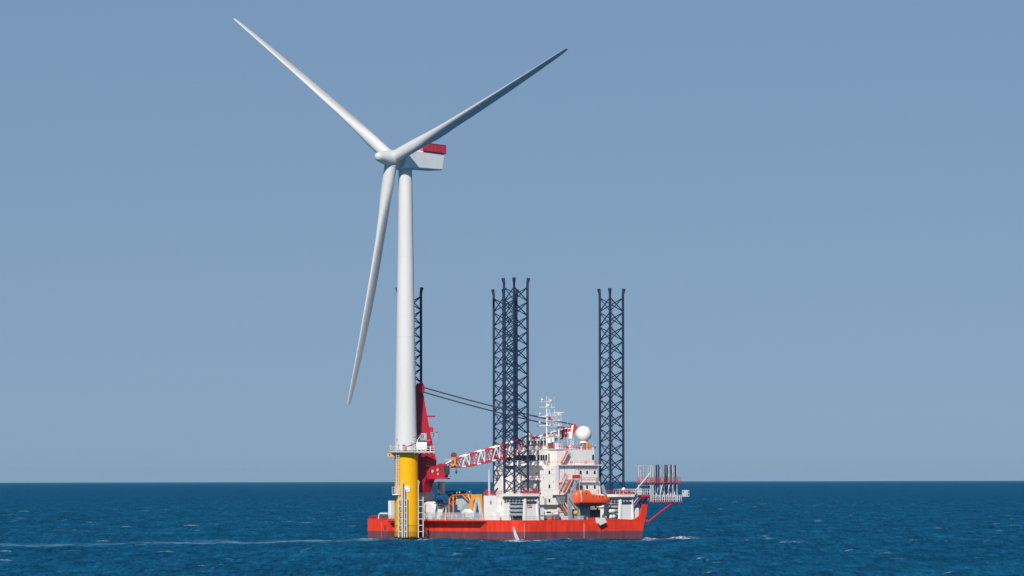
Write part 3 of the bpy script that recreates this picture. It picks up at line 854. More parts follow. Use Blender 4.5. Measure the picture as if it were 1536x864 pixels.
# windows
def win_v(px, py, w, h, v):   # window on a v = const face
    u, z = on_v(px, py, v); m = MB(); m.box(u - w / 2, u + w / 2, v - .06, v + .02, z - h / 2, z + h / 2); f = m.build('window', M_GLASS, superst); return f
def win_u(px, py, w, h, u, slant=0.0):
    v, z = on_u(px, py, u); m = MB()
    m.prism([(v - w / 2, z - h / 2), (v + w / 2, z - h / 2), (v + w / 2 + slant, z + h / 2), (v - w / 2 + slant, z + h / 2)], u - .06, u + .02, 'x'); return m.build('window', M_GLASS, superst)
for px in (871, 880.5, 892): win_v(px, 708.5, .7, 1.0, VC); win_v(px, 730.5, .7, 1.0, VC)
win_v(889.5, 686, .7, 1.6, VC + .4)
for py in (708.5, 729.5, 751): win_u(824.3, py, .75, 1.05, U0 - 1.4)
for px, w in ((797.5, 2.0), (802.3, 1.0), (808.3, .8), (812, .8), (815.6, .8), (819.4, .8)):
    uw = U0 - 2.2 if px < 811 else U0 - 2.2
    win_u(px, 686.5, w, 1.7, uw, .25 if px < 805 else 0)
win_u(823.6, 687.5, .5, 3.0, U0 + .6)
for px in (764, 776, 784, 790): win_u(px, 686.5, 2.4, 1.5, U0 - 2.2)
win_u(805, 708, .7, .9, U0 - .0)
# wheelhouse on top
wh = MB(); uw0, uw1 = U0 + 1.5, U0 + 6; vw_0, vw_1 = vv(815.5, U0 + 1.5), vv(791, U0 + 1.5)
zw0, zw1 = z_top + .2, zz(658.5, U0, VC)
wh.box(uw0, uw1, vw_0, vw_1, zw0, zw0 + .9); wh.box(uw0, uw1, vw_0, vw_1, zw1 - .5, zw1)
wh.box(uw0 + .5, uw1 - .3, vw_0 + .5, vw_1 - .3, zw0 + .9, zw1 - .5, 1)
for i in range(6):
    v = vw_0 + .12 + (vw_1 - vw_0 - .24) * i / 5; wh.box(uw0, uw0 + .2, v - .12, v + .12, zw0 + .9, zw1 - .5)
for i in range(5):
    u = uw0 + .12 + (uw1 - uw0 - .24) * i / 4; wh.box(u - .12, u + .12, vw_0, vw_0 + .2, zw0 + .9, zw1 - .5)
wh.build('wheelhouse', [M_WHITE, M_GLASS2], superst)
# red railings on the superstructure
sr = MB()
zt = z_top + .2
sr.rail([(U0 + .4, VL - 6, zt), (U0 + .4, VC + .7, zt), (uu(846, VC + .7), VC + .7, zt), (UE - 1.7, VC + .5, z_top - .1), (UE - 1.7, VC + 11, z_top - .1)], h=1.15, sp=1.1, r=.05)
sr.rail([(U0 - .3, VC - .7, z_br), (UE + .1, VC - .7, z_br), (UE + .1, VC + 8, z_br)], h=1.1, sp=1.3, r=.045)
sr.rail([(U0 - .4, vv(812, U0), z_br), (U0 - .4, VC - .7, z_br)], h=1.1, sp=1.1, r=.045)
sr.rail([(uu(862, VC - .5), VC - .5, z_mid + .12), (uu(899, VC - .5), VC - .5, z_mid + .12)], h=1.1, sp=1.5, r=.045)
sr.build('roof_railing', M_RAILRED, superst)
# left side galleries
gl = MB()
for py in (719.5, 738):
    z = zz(py, U0, VQ); v0, v1 = vv(808.5, U0 - 2.4), vv(794, U0 - 2.4) + 6
    gl.box(U0 - 2.4, U0, v0, v1, z - .15, z); gl.rail([(U0 - 2.3, v1, z), (U0 - 2.3, v0 + .1, z), (U0, v0 + .1, z)], h=1.2, sp=1.0, r=.045, mi=1)
gl.build('gallery', [M_WHITE, M_RAILRED], superst)
tk_ = MB(); vq, zq = on_u(802.5, 732, U0 - 1.6); tk_.lathe([(.9, -1.1), (1.15, -.8), (1.15, .8), (.9, 1.1)], (U0 - 1.35, vq, zq + .2), n=20); tk_.build('grey_tank', M_GREY, superst)
# stairs on the side face
def stair(pa, pb, v, w=1.1, steps=9, name='stair'):
    (ua, za), (ub2, zb2) = on_v(*pa, v), on_v(*pb, v)
    m = MB()
    for s in (0, w):
        p, q = Vector((ua, v - s, za)), Vector((ub2, v - s, zb2))
        m.prism([(p.x - .15, p.z - .1), (p.x + .15, p.z - .1), (q.x + .15, q.z - .1), (q.x - .15, q.z - .1)], v - s - .04, v - s + .04, 'y', 0)
        m.bar(p + Vector((0, 0, 1)), q + Vector((0, 0, 1)), .05, 4, 1)
        for i in range(5): b = p.lerp(q, i / 4); m.bar(b, b + Vector((0, 0, 1)), .04, 4, 1)
    for i in range(steps):
        t = (i + .5) / steps; x = ua + (ub2 - ua) * t; z = za + (zb2 - za) * t
        m.box(x - .18, x + .18, v - w + .03, v - .03, z - .03, z + .03, 1)
    m.prism([(ua, za - .25), (ua + .3, za - .25), (ub2 + .3, zb2 - .25), (ub2, zb2 - .25)], v - w + .03, v - .03, 'y', 2)
    return m.build(name, [M_WHITE2, M_RAILRED, M_RUSTST], superst)
stair((843.5, 738.5), (853.5, 719), VC - 1.4, 1.6, 12)
stair((836, 738), (848, 714), VC - .15, .5, 10)
stair((841, 694), (850, 676), VC + .2, 1.1, 8)
stair((853, 778), (841, 757), VC - 1.2, 1.2, 9)
stair((848, 762), (839, 745), VC - .2, 1.2, 7)
# landing with red panel
lnd = MB(); u0l, zl = on_v(853, 718, VC - 1.5); u1l, _ = on_v(867, 718, VC - 1.5)
lnd.box(u0l, u1l, VC - 2.6, VC, zl - .25, zl); lnd.box(u0l + .6, u1l, VC - 2.6, VC - 2.5, zl, zl + 1.15, 1)
lnd.rail([(u0l, VC - 2.5, zl), (u0l, VC - .1, zl)], h=1.2, sp=.8, r=.05, mi=1)
for x in (u0l + .2, (u0l + u1l) / 2, u1l - .2): lnd.bar((x, VC - 2.4, zl), (x, VC - 2.4, zz(738, x, VC)), .13, 6, 2)
lnd.bar((u1l, VC - 2.0, zl - 1), (u1l, VC - 2.0, zz(698, u1l, VC)), .08, 6, 1)
lnd.build('landing', [M_WHITE2, M_RAILRED, M_LGREY], superst)
# dark louvred funnel casing (inverted wedge)
u1f, z1f = on_v(833.5, 742.5, VC - 1.5); u2f, _ = on_v(848, 742.5, VC - 1.5); u3f, z3f = on_v(843, 756.5, VC - 1.5)
fw = MB(); fw.prism([(u1f, z1f), (u2f, z1f), (u2f - .6, z3f), (u3f - .8, z3f)], VC - 1.6, VC, 'y')
for i in range(5):
    z = z1f - .35 - i * .5; fw.box(u1f + .4 + i * .45, u2f - .4, VC - 1.66, VC - 1.6, z - .05, z + .05, 1)
fw.box(u1f - .3, u2f + .3, VC - 1.8, VC, z1f, z1f + .25, 2)
fw.build('louvre_casing', [M_GREY, M_DGREY, M_WHITE], superst)
# dark underside recess behind stairs
# radomes
def radome(px, py, rpx, u=None, v=None, ped=668, name='radome'):
    vv_ = v; u_ = uu(px, vv_); r = rpx * .2 * 1.01; z = zz(py, u_, vv_)
    zp = z_top
    m = MB(); m.ball((u_, vv_, z), r, 32, 20); m.lathe([(r * .52, -.35), (r * .5, .35)], (u_, vv_, z - r * .97), n=20)
    o = m.build(name, M_RADOME, superst)
    p = MB()
    for s in ((1, 1), (1, -1), (-1, 1), (-1, -1)):
        p.bar((u_ + s[0] * r * .42, vv_ + s[1] * r * .42, zp), (u_ + s[0] * r * .36, vv_ + s[1] * r * .36, z - r * .95), .09, 6)
    p.lathe([(r * .30, 0), (r * .30, z - r * .95 - zp)], (u_, vv_, zp), n=12)
    p.build('pedestal', M_GREY, o)
    return o
radome(875.5, 651, 12.3, v=VC + 6)
radome(793, 652.5, 5.3, v=VC + 16)
# small domes on lattice pedestals
um = uu(856, VC + 5)
so = MB(); so.ball((um, VC + 5, zz(652.5, um, VC)), .72, 20, 12); so.lathe([(.72, -1.0), (.72, 0)], (um, VC + 5, zz(652.5, um, VC)), n=20); d1 = so.build('antenna_dome', M_RADOME, superst)
p = MB(); zt_ = zz(657.5, um, VC); p.box(um - .8, um + .8, VC + 4.2, VC + 5.8, zt_ - .1, zt_ + .05)
for sx in (-.6, .6):
    for sy in (-.6, .6): p.bar((um + sx, VC + 5 + sy, z_top - .2), (um + sx, VC + 5 + sy, zt_), .09, 5)
for i in range(4):
    za = z_top + (zt_ - z_top) * i / 4; zb3 = z_top + (zt_ - z_top) * (i + 1) / 4
    p.bar((um - .6, VC + 4.4, za), (um + .6, VC + 4.4, zb3), .05, 4); p.bar((um + .6, VC + 4.4, za), (um - .6, VC + 4.4, zb3), .05, 4)
p.build('pedestal', M_WHITE2, d1)
# radar mast
vm = VC + 6; u1 = uu(820.5, vm); u2 = uu(838.5, vm); U_at = lambda px: uu(px, vm); Zm = lambda py: zz(py, U0 + 3, vm)
mm = MB()
mm.bar((u1, vm, z_top), (u1, vm, Zm(603)), .30, 8, r2=.2); mm.bar((u2, vm, z_top), (u2, vm, Zm(622)), .24, 8)
mm.bar((u1 + 1.5, vm + 1.5, z_top), (u1 + 1.5, vm + 1.5, Zm(622)), .15, 6)
for py in (624, 631, 639, 656):
    mm.box(u1 - .3, u2 + .3, vm - .8, vm + 1.6, Zm(py) - .1, Zm(py) + .1)
    mm.rail([(u1 - .3, vm - .8, Zm(py)), (u2 + .3, vm - .8, Zm(py))], h=.9, sp=1.0, r=.05)
for (pa, pb) in (((820.5, 645), (828, 632)), ((838.5, 645), (832, 632)), ((820.5, 656), (838, 640)), ((838, 656), (821, 640))):
    mm.bar((U_at(pa[0]), vm, Zm(pa[1])), (U_at(pb[0]), vm, Zm(pb[1])), .1, 5)
for pxa, pxb, py, r in ((812, 827.5, 603, .14), (808.5, 832, 611, .14), (807, 820, 625, .16), (806, 820, 639, .16)):
    mm.bar((U_at(pxa), vm, Zm(py)), (U_at(pxb), vm, Zm(py)), r, 6)
    mm.box(U_at(pxa), U_at(pxb), vm - .3, vm + .3, Zm(py) - .08, Zm(py) + .06)
for px, pa, pb in ((812.5, 603, 596), (815, 603, 600), (824, 603, 597), (826.5, 603, 600), (820.5, 603, 594), (809, 625, 619), (828, 611, 603), (832, 639, 610), (824.5, 622, 612)):
    mm.bar((U_at(px), vm, Zm(pa)), (U_at(px), vm, Zm(pb)), .08, 5)
for px, py, r in ((813, 600, .35), (822.3, 608, .4), (809.5, 621, .35), (809, 634, .35), (826, 601, .35)):
    mm.ball((U_at(px), vm - .2, Zm(py)), r, 10, 8)
mast = mm.build('radar_mast', M_WHITE2, superst)
rb = MB(); rb.box(U_at(832), U_at(845.5), vm - .25, vm + .25, Zm(619.2), Zm(617.8)); rb.cham(U_at(836.5), U_at(840), vm - .4, vm + .4, Zm(622), Zm(619.2), .08); rb.build('radar_scanner', M_WHITE2, mast)
fl_ = MB(); fl_.box(U_at(819.8), U_at(823.6), vm - .9, vm - .84, Zm(629.5), Zm(625.2)); fl_.build('red_board', M_RAILRED, mast)
lp = MB(); cc = (U_at(827.5), vm, Zm(596)); N = 28
for i in range(N):
    t0, t1 = 2 * math.pi * i / N, 2 * math.pi * (i + 1) / N
    lp.bar((cc[0] + 1.35 * math.cos(t0), cc[1], cc[2] + .8 * math.sin(t0) + .4 * math.cos(t0)), (cc[0] + 1.35 * math.cos(t1), cc[1], cc[2] + .8 * math.sin(t1) + .4 * math.cos(t1)), .045, 4)
lp.path([(cc[0] + .2, cc[1], cc[2] - 1.2), (cc[0] - .9, cc[1], cc[2] + .6)], .05, 4); lp.path([(cc[0] + 1.2, cc[1], cc[2] - .4), (cc[0] + 1.3, cc[1], Zm(618))], .04, 4)
lp.build('loop_antenna', M_GREY, mast)
# lower mast clutter (cylindrical floodlight pots, hoists) and whip antennas
lo = MB()
for px, py, r, h in ((820.5, 661, .65, 1.5), (825.5, 660, .5, 1.3)): lo.lathe([(r, -h / 2), (r, h / 2)], (U_at(px), vm - 1.2, Zm(py)), n=14)
lo.build_each('light_pot', M_WHITE2, mast)
wa = MB()
for px, pt in ((851.5, 628), (884, 636), (866, 655), (847, 652), (889, 662), (810, 652), (831.5, 655)): wa.bar((uu(px, VC + 4), VC + 4, z_top), (uu(px, VC + 4), VC + 4, zz(pt, U0 + 8, VC)), .055, 5)
wa.build_each('whip_antenna', M_LGREY, superst)
# roof equipment (orange box, red lockers, grey vents)
re_ = MB(); z_r = z_top
for (pa, pb, pt, mi) in ((881, 884.5, 663, 2), (866, 874, 670.5, 1), (844, 849, 662, 3), (834, 842, 665, 0), (838, 841, 655, 3), (826, 832, 669, 1), (850, 853, 669, 1), (860, 865, 667, 3), (889, 892, 671, 0)):
    re_.cham(uu(pa, VC + 3.5), uu(pb, VC + 3.5), VC + 3.5, VC + 4.1, z_r, zz(pt, U0 + 8, VC), .08, mi)
re_.build_each('roof_locker', [M_WHITE2, M_RAILRED, M_SAFYEL, M_GREY], superst)

# cable trunks, doors, vents and lamps on the walls
fx = MB()
for px, pa, pb in ((846, 699, 737), (862, 699, 716), (896, 699, 722)):
    u = uu(px, VC); fx.box(u - .12, u + .12, VC - .1, VC - .01, zz(pb, u, VC), zz(pa, u, VC))
for py in (704, 716.5, 727.5):
    fx.box(uu(864, VC), UE - .8, VC - .07, VC - .01, zz(py, 32, VC) - .05, zz(py, 32, VC) + .05)
for px, py in ((829, 703), (816, 716), (830.5, 722), (815, 745)):
    v, z = on_u(px, py, U0 - 1.4); fx.box(U0 - 1.6, U0 - 1.4, v - .25, v + .25, z - .15, z + .15)
fx.build_each('cable_trunk', M_LGREY, superst)
for px, py in ((857, 729), (876, 742)):
    u, z = on_v(px, py, VC); m = MB(); m.box(u - .5, u + .5, VC - .08, VC + .02, z - 1.05, z + 1.0); m.build('door', M_GREY, superst)
for px, py in ((818.5, 752), ): 
    v, z = on_u(px, py, U0 - 1.4); m = MB(); m.box(U0 - 1.5, U0 - 1.38, v - .5, v + .5, z - 1.0, z + 1.0); m.build('door', M_GREY, superst)
for px, r, h, mi in ((855, .45, 1.3, 0), (872, .35, 1.0, 0), (893, .4, 1.5, 1)):
    u = uu(px, VC + 2.2); m = MB(); m.lathe([(r * .6, 0), (r * .6, h * .6), (r, h * .62), (r * 1.05, h * .85), (r * .5, h)], (u, VC + 2.2, z_top - .1), n=14); m.build('roof_vent', M_WHITE2 if mi == 0 else M_GREY, superst)
for px, py in ((857, 693.5), (879, 693.5), (895, 719.5)):
    u, z = on_v(px, py, VC - .85); m = MB(); N = 12
    for i in range(N): t0, t1 = 2 * math.pi * i / N, 2 * math.pi * (i + 1) / N; m.bar((u + .38 * math.cos(t0), VC - .85, z + .38 * math.sin(t0)), (u + .38 * math.cos(t1), VC - .85, z + .38 * math.sin(t1)), .09, 5)
    m.build('life_ring', M_ORANGE, superst)
hp = MB(); u = uu(850, VC - .6)
for k, px in enumerate((829, 838, 851, 861)):
    u = uu(px, VC - .4); hp.bar((u, VC - .4, DZ), (u, VC - .4, zz(768 - k * 2, u, VC)), .1, 6); hp.bar((u, VC - .4, zz(768 - k * 2, u, VC)), (u + 2, VC - .4, zz(768 - k * 2, u, VC)), .1, 6)
hp.build_each('deck_pipe', M_RAILRED, superst)
rr3 = random.Random(5)
for k in range(14):                                    # low fittings along the near side deck
    px = 807 + k * 3.4 + rr3.uniform(-1, 1); v = rr3.uniform(1.8, 5.5); u = uu(px, v); h = rr3.uniform(.7, 2.4); w = rr3.uniform(.3, .8)
    m = MB(); kind = k % 4; mat = (M_LGREY, M_NAVY, M_WHITE2, M_DGREY, M_GREY, M_BLUE)[rr3.randrange(6)]
    if kind == 0: m.lathe([(w * .6, 0), (w * .6, h * .7), (w * .8, h * .75), (w * .5, h)], (u, v, DZ), n=12); nm_ = 'deck_vent'
    elif kind == 1: m.cham(u - w, u + w, v, v + .6, DZ, DZ + h * .7, .08); m.box(u - w * .6, u + w * .6, v - .04, v, DZ + .2, DZ + h * .5); nm_ = 'valve_box'
    elif kind == 2: m.path([(u, v, DZ), (u, v, DZ + h), (u + 1.6, v, DZ + h), (u + 1.6, v, DZ)], .12, 6); nm_ = 'pipe_loop'
    else: m.lathe([(w, -.5), (w, -.4), (w * .5, -.4), (w * .5, .4), (w, .4), (w, .5)], (u, v, DZ + w + .05), n=14, axis=(1, 0, 0)); nm_ = 'winch_drum'
    m.build(nm_, mat, ship)
for k in range(12):                                    # and on the work deck behind the stern-side rail
    px = 641 + k * 6.8 + rr3.uniform(-2, 2); u = rr3.uniform(.9, 2.0); v = vv(px, u); h = rr3.uniform(.8, 2.6); w = rr3.uniform(.25, .7)
    m = MB(); kind = k % 3; mat = (M_LGREY, M_NAVY, M_OFRAME, M_DGREY, M_GREY, M_BLUE)[rr3.randrange(6)]
    if kind == 0: m.lathe([(w * .6, 0), (w * .6, h * .7), (w * .8, h * .75), (w * .5, h)], (u, v, DZ), n=12); nm_ = 'deck_vent'
    elif kind == 1: m.cham(u, u + .6, v - w, v + w, DZ, DZ + h * .7, .08); m.box(u - .04, u, v - w * .6, v + w * .6, DZ + .2, DZ + h * .5); nm_ = 'valve_box'
    else: m.path([(u, v, DZ), (u, v, DZ + h), (u, v + 1.6, DZ + h), (u, v + 1.6, DZ)], .12, 6); nm_ = 'pipe_loop'
    m.build(nm_, mat, ship)

# ---- deckhouse left of the jack house
UD = 5.0
vd0, vd1 = vv(756, UD), vv(725.5, UD)
dh_ = MB(); zdh = zz(743.5, UD, vd1)
dh_.box(UD, UD + 7, vv(744, UD), vd1, DZ, zdh)
dh_.box(UD + 1.5, UD + 8, vd0 - 1, vv(744, UD), DZ, zdh - .3)
dh_.cham(UD - .9, UD, vv(761.5, UD - 1), vv(756, UD - 1), zz(761, UD, vd0), zz(752, UD, vd0), .1)
dh_.box(UD - .4, UD, vv(750, UD), vv(745, UD), DZ, zz(768, UD, vd0))
dh_.box(UD - .7, UD, vv(741, UD), vv(738.5, UD), DZ, zz(770, UD, vd0))
dho = dh_.build('deckhouse', M_WHITE, ship)
df = MB(); v, z = on_u(736.5, 753.5, UD); df.lathe([(.5, -.15), (.5, .1)], (UD, v, z), n=14, axis=(1, 0, 0)); df.box(UD - .1, UD + .05, v - .1, v + .1, z, z + 1.1)
v2, z2 = on_u(752.5, 755, UD + 1.5); df.box(UD + 1.42, UD + 1.5, v2 - .25, v2 + .25, z2 - .6, z2 + .6)
df.build_each('wall_fitting', M_GREY, dho)
dr_ = MB(); dr_.rail([(UD + .2, vd1, zdh), (UD + .2, vd0 + .5, zdh)], h=1.3, sp=1, r=.06)
for px, h in ((727, 1.0), (730, 1.9), (739, .9)): v = vv(px, UD + 1); dr_.cham(UD + .8, UD + 1.2, v - .3, v + .3, zdh, zdh + h, .08)
dr_.build('deckhouse_railing', M_RAILRED, dho)
pt_ = MB(); v = vv(733.8, UD + 3); pt_.bar((UD + 3, v, zdh), (UD + 3, v, zz(705, UD, v)), .38, 12, r2=.28); pt_.bar((UD + 3, v, zz(715, UD, v)), (UD + 3, v + .0, zz(703, UD, v)), .1, 6); pt_.build('vent_post', M_LGREY, dho)
pv2 = MB(); v0 = vv(743.2, UD + 2)
pv2.path([(UD + 2, v0, zdh), (UD + 2, v0 + .3, zdh + 1.0), (UD + 2, v0 - 1.0, zdh + 2.2)], .28, 8); pv2.path([(UD + 2, v0, zdh + .8), (UD + 2, v0 + 1.2, zdh + 2.2)], .2, 8)
pv2.build('folded_hoist', M_DGREY, dho)

# ---- stern block fittings
g1 = MB(); v0, v1 = vv(568, 2), vv(582, 2); z0 = DZ; z1 = zz(770, 2, v0)
pts = [(2, v0, z0), (2, v0, z1 - 1.0)]
for i in range(1, 6): t = i / 5 * math.pi / 2; pts.append((2, v0 - 1.0 * (1 - math.cos(t)), z1 - 1.0 + 1.0 * math.sin(t)))
pts.append((2, v1, z1)); g1.path(pts, .22, 10); g1.box(1.8, 2.2, v1, v0 - 1, z1 - .25, z1 + .2)
g1.build('gooseneck_pipe', M_WHITE2, ship)
g2 = MB(); v0 = vv(586.4, 1.5); g2.cham(.6, 2.4, v0 - .85, v0 + .35, DZ - 1.0, zz(751, 1.5, v0), .15); g2.cham(.7, 2.3, v0 - .75, v0 + .25, zz(751, 1.5, v0), zz(748.5, 1.5, v0), .1, 1); g2.build('white_column', [M_WHITE2, M_DGREY], ship)
bo = MB()
for px in (555, 559, 563, 575): v = vv(px, 1.2); bo.lathe([(.35, 0), (.35, .8), (.5, .85), (.5, 1.05)], (1.2, v, DZ), n=12)
bo.build_each('bollard', M_RAILRED, ship)

# ---- mooring outrigger at the bow side
VO = 1.5
og = MB(); UO = lambda px: uu(px, VO); ZO = lambda py: zz(py, 58, VO)
og.box(UO(940), UO(979), VO - .5, VO + 5.5, ZO(744), ZO(742))              # gangway deck
og.box(UO(975), UO(1018), VO - 1.5, VO + 6, ZO(753.5), ZO(752.2))
outr = og.build('mooring_outrigger', M_RAILRED, ship, label='red and white platform cantilevered beyond the bow')
ow = MB()
ow.rail([(UO(938), VO - .4, ZO(742)), (UO(979), VO - .4, ZO(742))], h=1.7, sp=.8, r=.07, rows=(.5, 1))
ow.rail([(UO(938), VO + 5.4, ZO(742)), (UO(979), VO + 5.4, ZO(742))], h=1.7, sp=.8, r=.06, rows=(.5, 1))
ow.rail([(UO(976), VO + 5.9, ZO(752.2)), (UO(976), VO - 1.4, ZO(752.2)), (UO(1018), VO - 1.4, ZO(752.2)), (UO(1018), VO + 5.9, ZO(752.2))], h=1.9, sp=.9, r=.075, rows=(.35, .7, 1))
ow.box(UO(1018), UO(1030), VO - 1.2, VO - .9, ZO(745), ZO(744.2)); ow.rail([(UO(1020), VO - 1.1, ZO(745)), (UO(1030), VO - 1.1, ZO(745)), (UO(1030), VO + 1.5, ZO(745))], h=1.9, sp=.7, r=.085, rows=(.02, .5, 1))
ow.build('outrigger_railing', M_WHITE2, outr)
st_ = MB()
st_.bar((UO(966), -.1, ZO(783)), (UO(1006), VO - 1.0, ZO(754)), .26, 8); st_.bar((UO(963), 3, ZO(770)), (UO(974), VO + 1, ZO(744)), .3, 8); st_.bar((UO(966), -.1, ZO(783)), (UO(975), VO + 5, ZO(753)), .2, 8)
st_.bar((UO(974), VO - .4, ZO(744)), (UO(980), VO - .8, ZO(753)), .25, 6); st_.box(UO(960), UO(977), VO - .6, VO - .3, ZO(745.5), ZO(743.6))
st_.build('outrigger_brace', M_RED, outr)
sw_ = MB(); sw_.bar((UO(943), VO, ZO(748)), (UO(976), VO, ZO(709)), .22, 8); 
for s in (0, .9): sw_.bar((uu(944.5 + s * 5, .5), .5, zz(762, 44, 0)), (UO(959 + s * 5), VO, ZO(744)), .16, 6, 1 if s else 0)
sw_.build('outrigger_tie', [M_LGREY, M_RAILRED], outr)
rk = MB(); VR0, VR1 = VO - .6, VO + 5
for i, px in enumerate((976.5, 979.5, 984, 990.5, 997, 1003, 1009.5, 1015.5)):
    for v in (VR0, VR1):
        u = uu(px, VR0); rk.bar((u, v, ZO(752)), (u, v, ZO(697.5)), .26 if i < 2 else .2, 6)
for py in (699, 728, 738):
    for v in (VR0, VR1): rk.bar((uu(976.5, VR0), v, ZO(py)), (uu(1015.5, VR0), v, ZO(py)), .08, 5)
for px in (976.5, 997, 1015.5):
    u = uu(px, VR0)
    for py in (699, 728): rk.bar((u, VR0, ZO(py)), (u, VR1, ZO(py)), .1, 5)
for i in range(6):
    pa = 984 + i * 5.3
    rk.bar((uu(pa, VR0), VR0 - .1, ZO(745)), (uu(pa + 4, VR0), VR0 - .1, ZO(727)), .19, 5); rk.bar((uu(pa + 4.5, VR0), VR0 - .1, ZO(714)), (uu(pa, VR0), VR0 - .1, ZO(700)), .17, 5)
    rk.cham(uu(pa, VR0), uu(pa + 2.6, VR0), VR0 + 1, VR0 + 2.2, ZO(739), ZO(731 + (i % 2) * 2), .1)
rk.build('pipe_rack', M_GALV, outr)
rd = MB()
for px in (983.5, 987, 996.5, 999.5, 1005.5, 1012): u = uu(px, VR0); rd.bar((u, VR0 - .35, ZO(738)), (u, VR0 - .35, ZO(697)), .22, 8)
for px in (992.5, 1008): u = uu(px, VR0); rd.bar((u, VR0 + 2.5, ZO(748)), (u, VR0 + 2.5, ZO(712)), .4, 8)
rd.build('guide_pipe', M_NAVY, outr)
rm = MB(); rm.box(UO(972), UO(1017), VO - 1.2, VO + 5.3, ZO(724.5), ZO(723.2)); rm.rail([(UO(972), VO + 5.2, ZO(723.2)), (UO(972), VO - 1.1, ZO(723.2)), (UO(1018), VO - 1.1, ZO(723.2)), (UO(1018), VO + 5.2, ZO(723.2))], h=1.5, sp=.8, r=.065, rows=(.3, .65, 1))
rm.build('walkway', M_RAILRED, outr)
# bow corner house and lamp
bh = MB(); bh.cham(uu(944, 1.2), uu(959, 1.2), 1.2, 6, DZ, zz(762, 46, 1), .15)
for i, py in enumerate((765.5, 771.5, 777)): u, z = on_v(950, py, 1.2); bh.lathe([(.35, -.2), (.35, .1)], (u, 1.2, z), n=10, axis=(0, 1, 0), mi=1)
bh.build('winch_house', [M_WHITE, M_DGREY], ship)
lp2 = MB(); u = uu(935.5, 2); lp2.bar((u, 2, zz(742, u, 2)), (u, 2, zz(735, u, 2)), .1, 6); lp2.ball((u, 2, zz(734, u, 2)), .58, 16, 10); lp2.build('deck_dome', M_RADOME, ship)

# ---- main crane around the far stern leg
UCR, VCR = LEGP[2]
def CP(px, py, u): v, z = on_u(px, py, u); return (v, z)
UF = UCR - 5.2
cr = MB()
# pedestal (white) then red house
zped = zz(740, UF, VCR)
cu = UCR + 1.5; cv = vv(630, cu)
cr.lathe([(3.6, DZ), (3.5, DZ + 5), (4.6, DZ + 6.2), (4.6, zz(741, UF, VCR)), (3.6, zz(737, UF, VCR))], (cu, cv, 0), n=28, mi=1)
crane = None
# house: tapered box sections seen from the front (u = UF face)
def sec(pxl, pxr, py, du0, dep):
    du1 = du0 + dep / 3.83; uf = UF + du0
    v1 = vv(pxl, uf); v0 = vv(pxr - dep, uf)
    z = zz(py, UF, (v0 + v1) / 2)
    return [(UF + du0, v0, z), (UF + du1, v0, z), (UF + du1, v1, z), (UF + du0, v1, z)]
cr.loft([sec(603, 646, 739, .8, 11), sec(601, 649.5, 727, .3, 13), sec(600, 654, 716, 0, 14.5), sec(600, 655, 690, 0, 14.5), sec(603, 651, 676, 0.2, 13.5), sec(608, 645.5, 648, .9, 11.5), sec(614, 635.5, 592, 2.2, 7), sec(616, 634.5, 580, 2.4, 6)], mi=0, smooth=False)
crane = cr.build('main_crane', [M_RED, M_WHITE], ship, label='red pedestal crane with lowered lattice boom')
cd_ = MB()
# mast head
v0, z0 = CP(636, 588, UF + 2); v1, _ = CP(627, 588, UF + 2)
cd_.box(UF + 1.8, UF + 3.2, v0 + 1.2, v1 + 1.5, zz(590, UF, VCR), zz(579, UF, VCR))
cd_.lathe([(1.0, -.9), (1.0, .9)], (UF + 3, vv(630.5, UF + 3), zz(580, UF, VCR)), n=16, axis=(1, 0, 0)); 
# bracket arm & snout
v0, z0 = CP(651, 624.5, UF + 1); v1, _ = CP(641, 624.5, UF + 1); cd_.box(UF + .9, UF + 1.5, v0, v1, z0 - .25, z0 + .25)
v0, _ = CP(648, 642, UF); v1, _ = CP(640, 642, UF); cd_.cham(UF + .2, UF + 1.2, v0 + .6, v1, zz(649, UF, VCR), zz(641, UF, VCR), .3)
cd_.build_each('mast_head', M_RED, crane)
hn = MB()
# boom hinge block to the right
pts = [CP(640, 702, UF - 1), CP(652, 699, UF - 1), CP(660, 695, UF - 1), CP(663, 697, UF - 1), CP(665, 714, UF - 1), CP(664, 716.5, UF - 1), CP(640, 717, UF - 1)]
hn.prism(pts, UF - 1, UF + 1, 'x')
v0, z0 = CP(668.5, 717, UF - 1); v1, _ = CP(643, 717, UF - 1); hn.box(UF - 1.6, UF + .8, v0, v1, z0 - .35, z0)
hn.rail([(UF - 1.5, v1 - 8, z0), (UF - 1.5, v0, z0)], h=1.3, sp=1.0, r=.06)
hn.build('boom_hinge', M_RED, crane)
hh = MB()
for px, py, r in ((656.5, 705, .45), (660.5, 703, .35), (657, 711, .35), (649, 707, .5)): v, z = CP(px, py, UF - 1); hh.lathe([(r, -.12), (r, .05)], (UF - 1, v, z), n=12, axis=(1, 0, 0), mi=0 if px > 660 else 1)
v, z = CP(669, 704, UF - 1.2); hh.cham(UF - 1.5, UF - .4, v - .9, v + .9, z - 1.6, z + 1.2, .1)
v, z = CP(641, 699, UF); hh.box(UF - .06, UF, v - .9 - 2, v + .9, z - .12, z + .12, 1)
hh.build_each('hinge_fitting', [M_DGREY, M_LGREY], crane)
cbn = MB(); v0, z0 = CP(638.5, 659.5, UF - 1.2); v1, z1 = CP(631.5, 650, UF - 1.2)
cbn.cham(UF - 1.6, UF - .6, v0, v1, z0, z1, .2, 0); cbn.box(UF - 1.66, UF - 1.58, v0 + .3, v0 + 1.0, z0 + .4, z1 - .4, 1); cbn.box(UF - 1.66, UF - 1.58, v1 - .9, v1 - .2, z0 + .5, z1 - .4, 1)
cbn.rail([(UF - 2.2, v1 + 1.5, z0 - .1), (UF - 2.2, v0 - 1.2, z0 - .1)], h=1.3, sp=.8, r=.06)
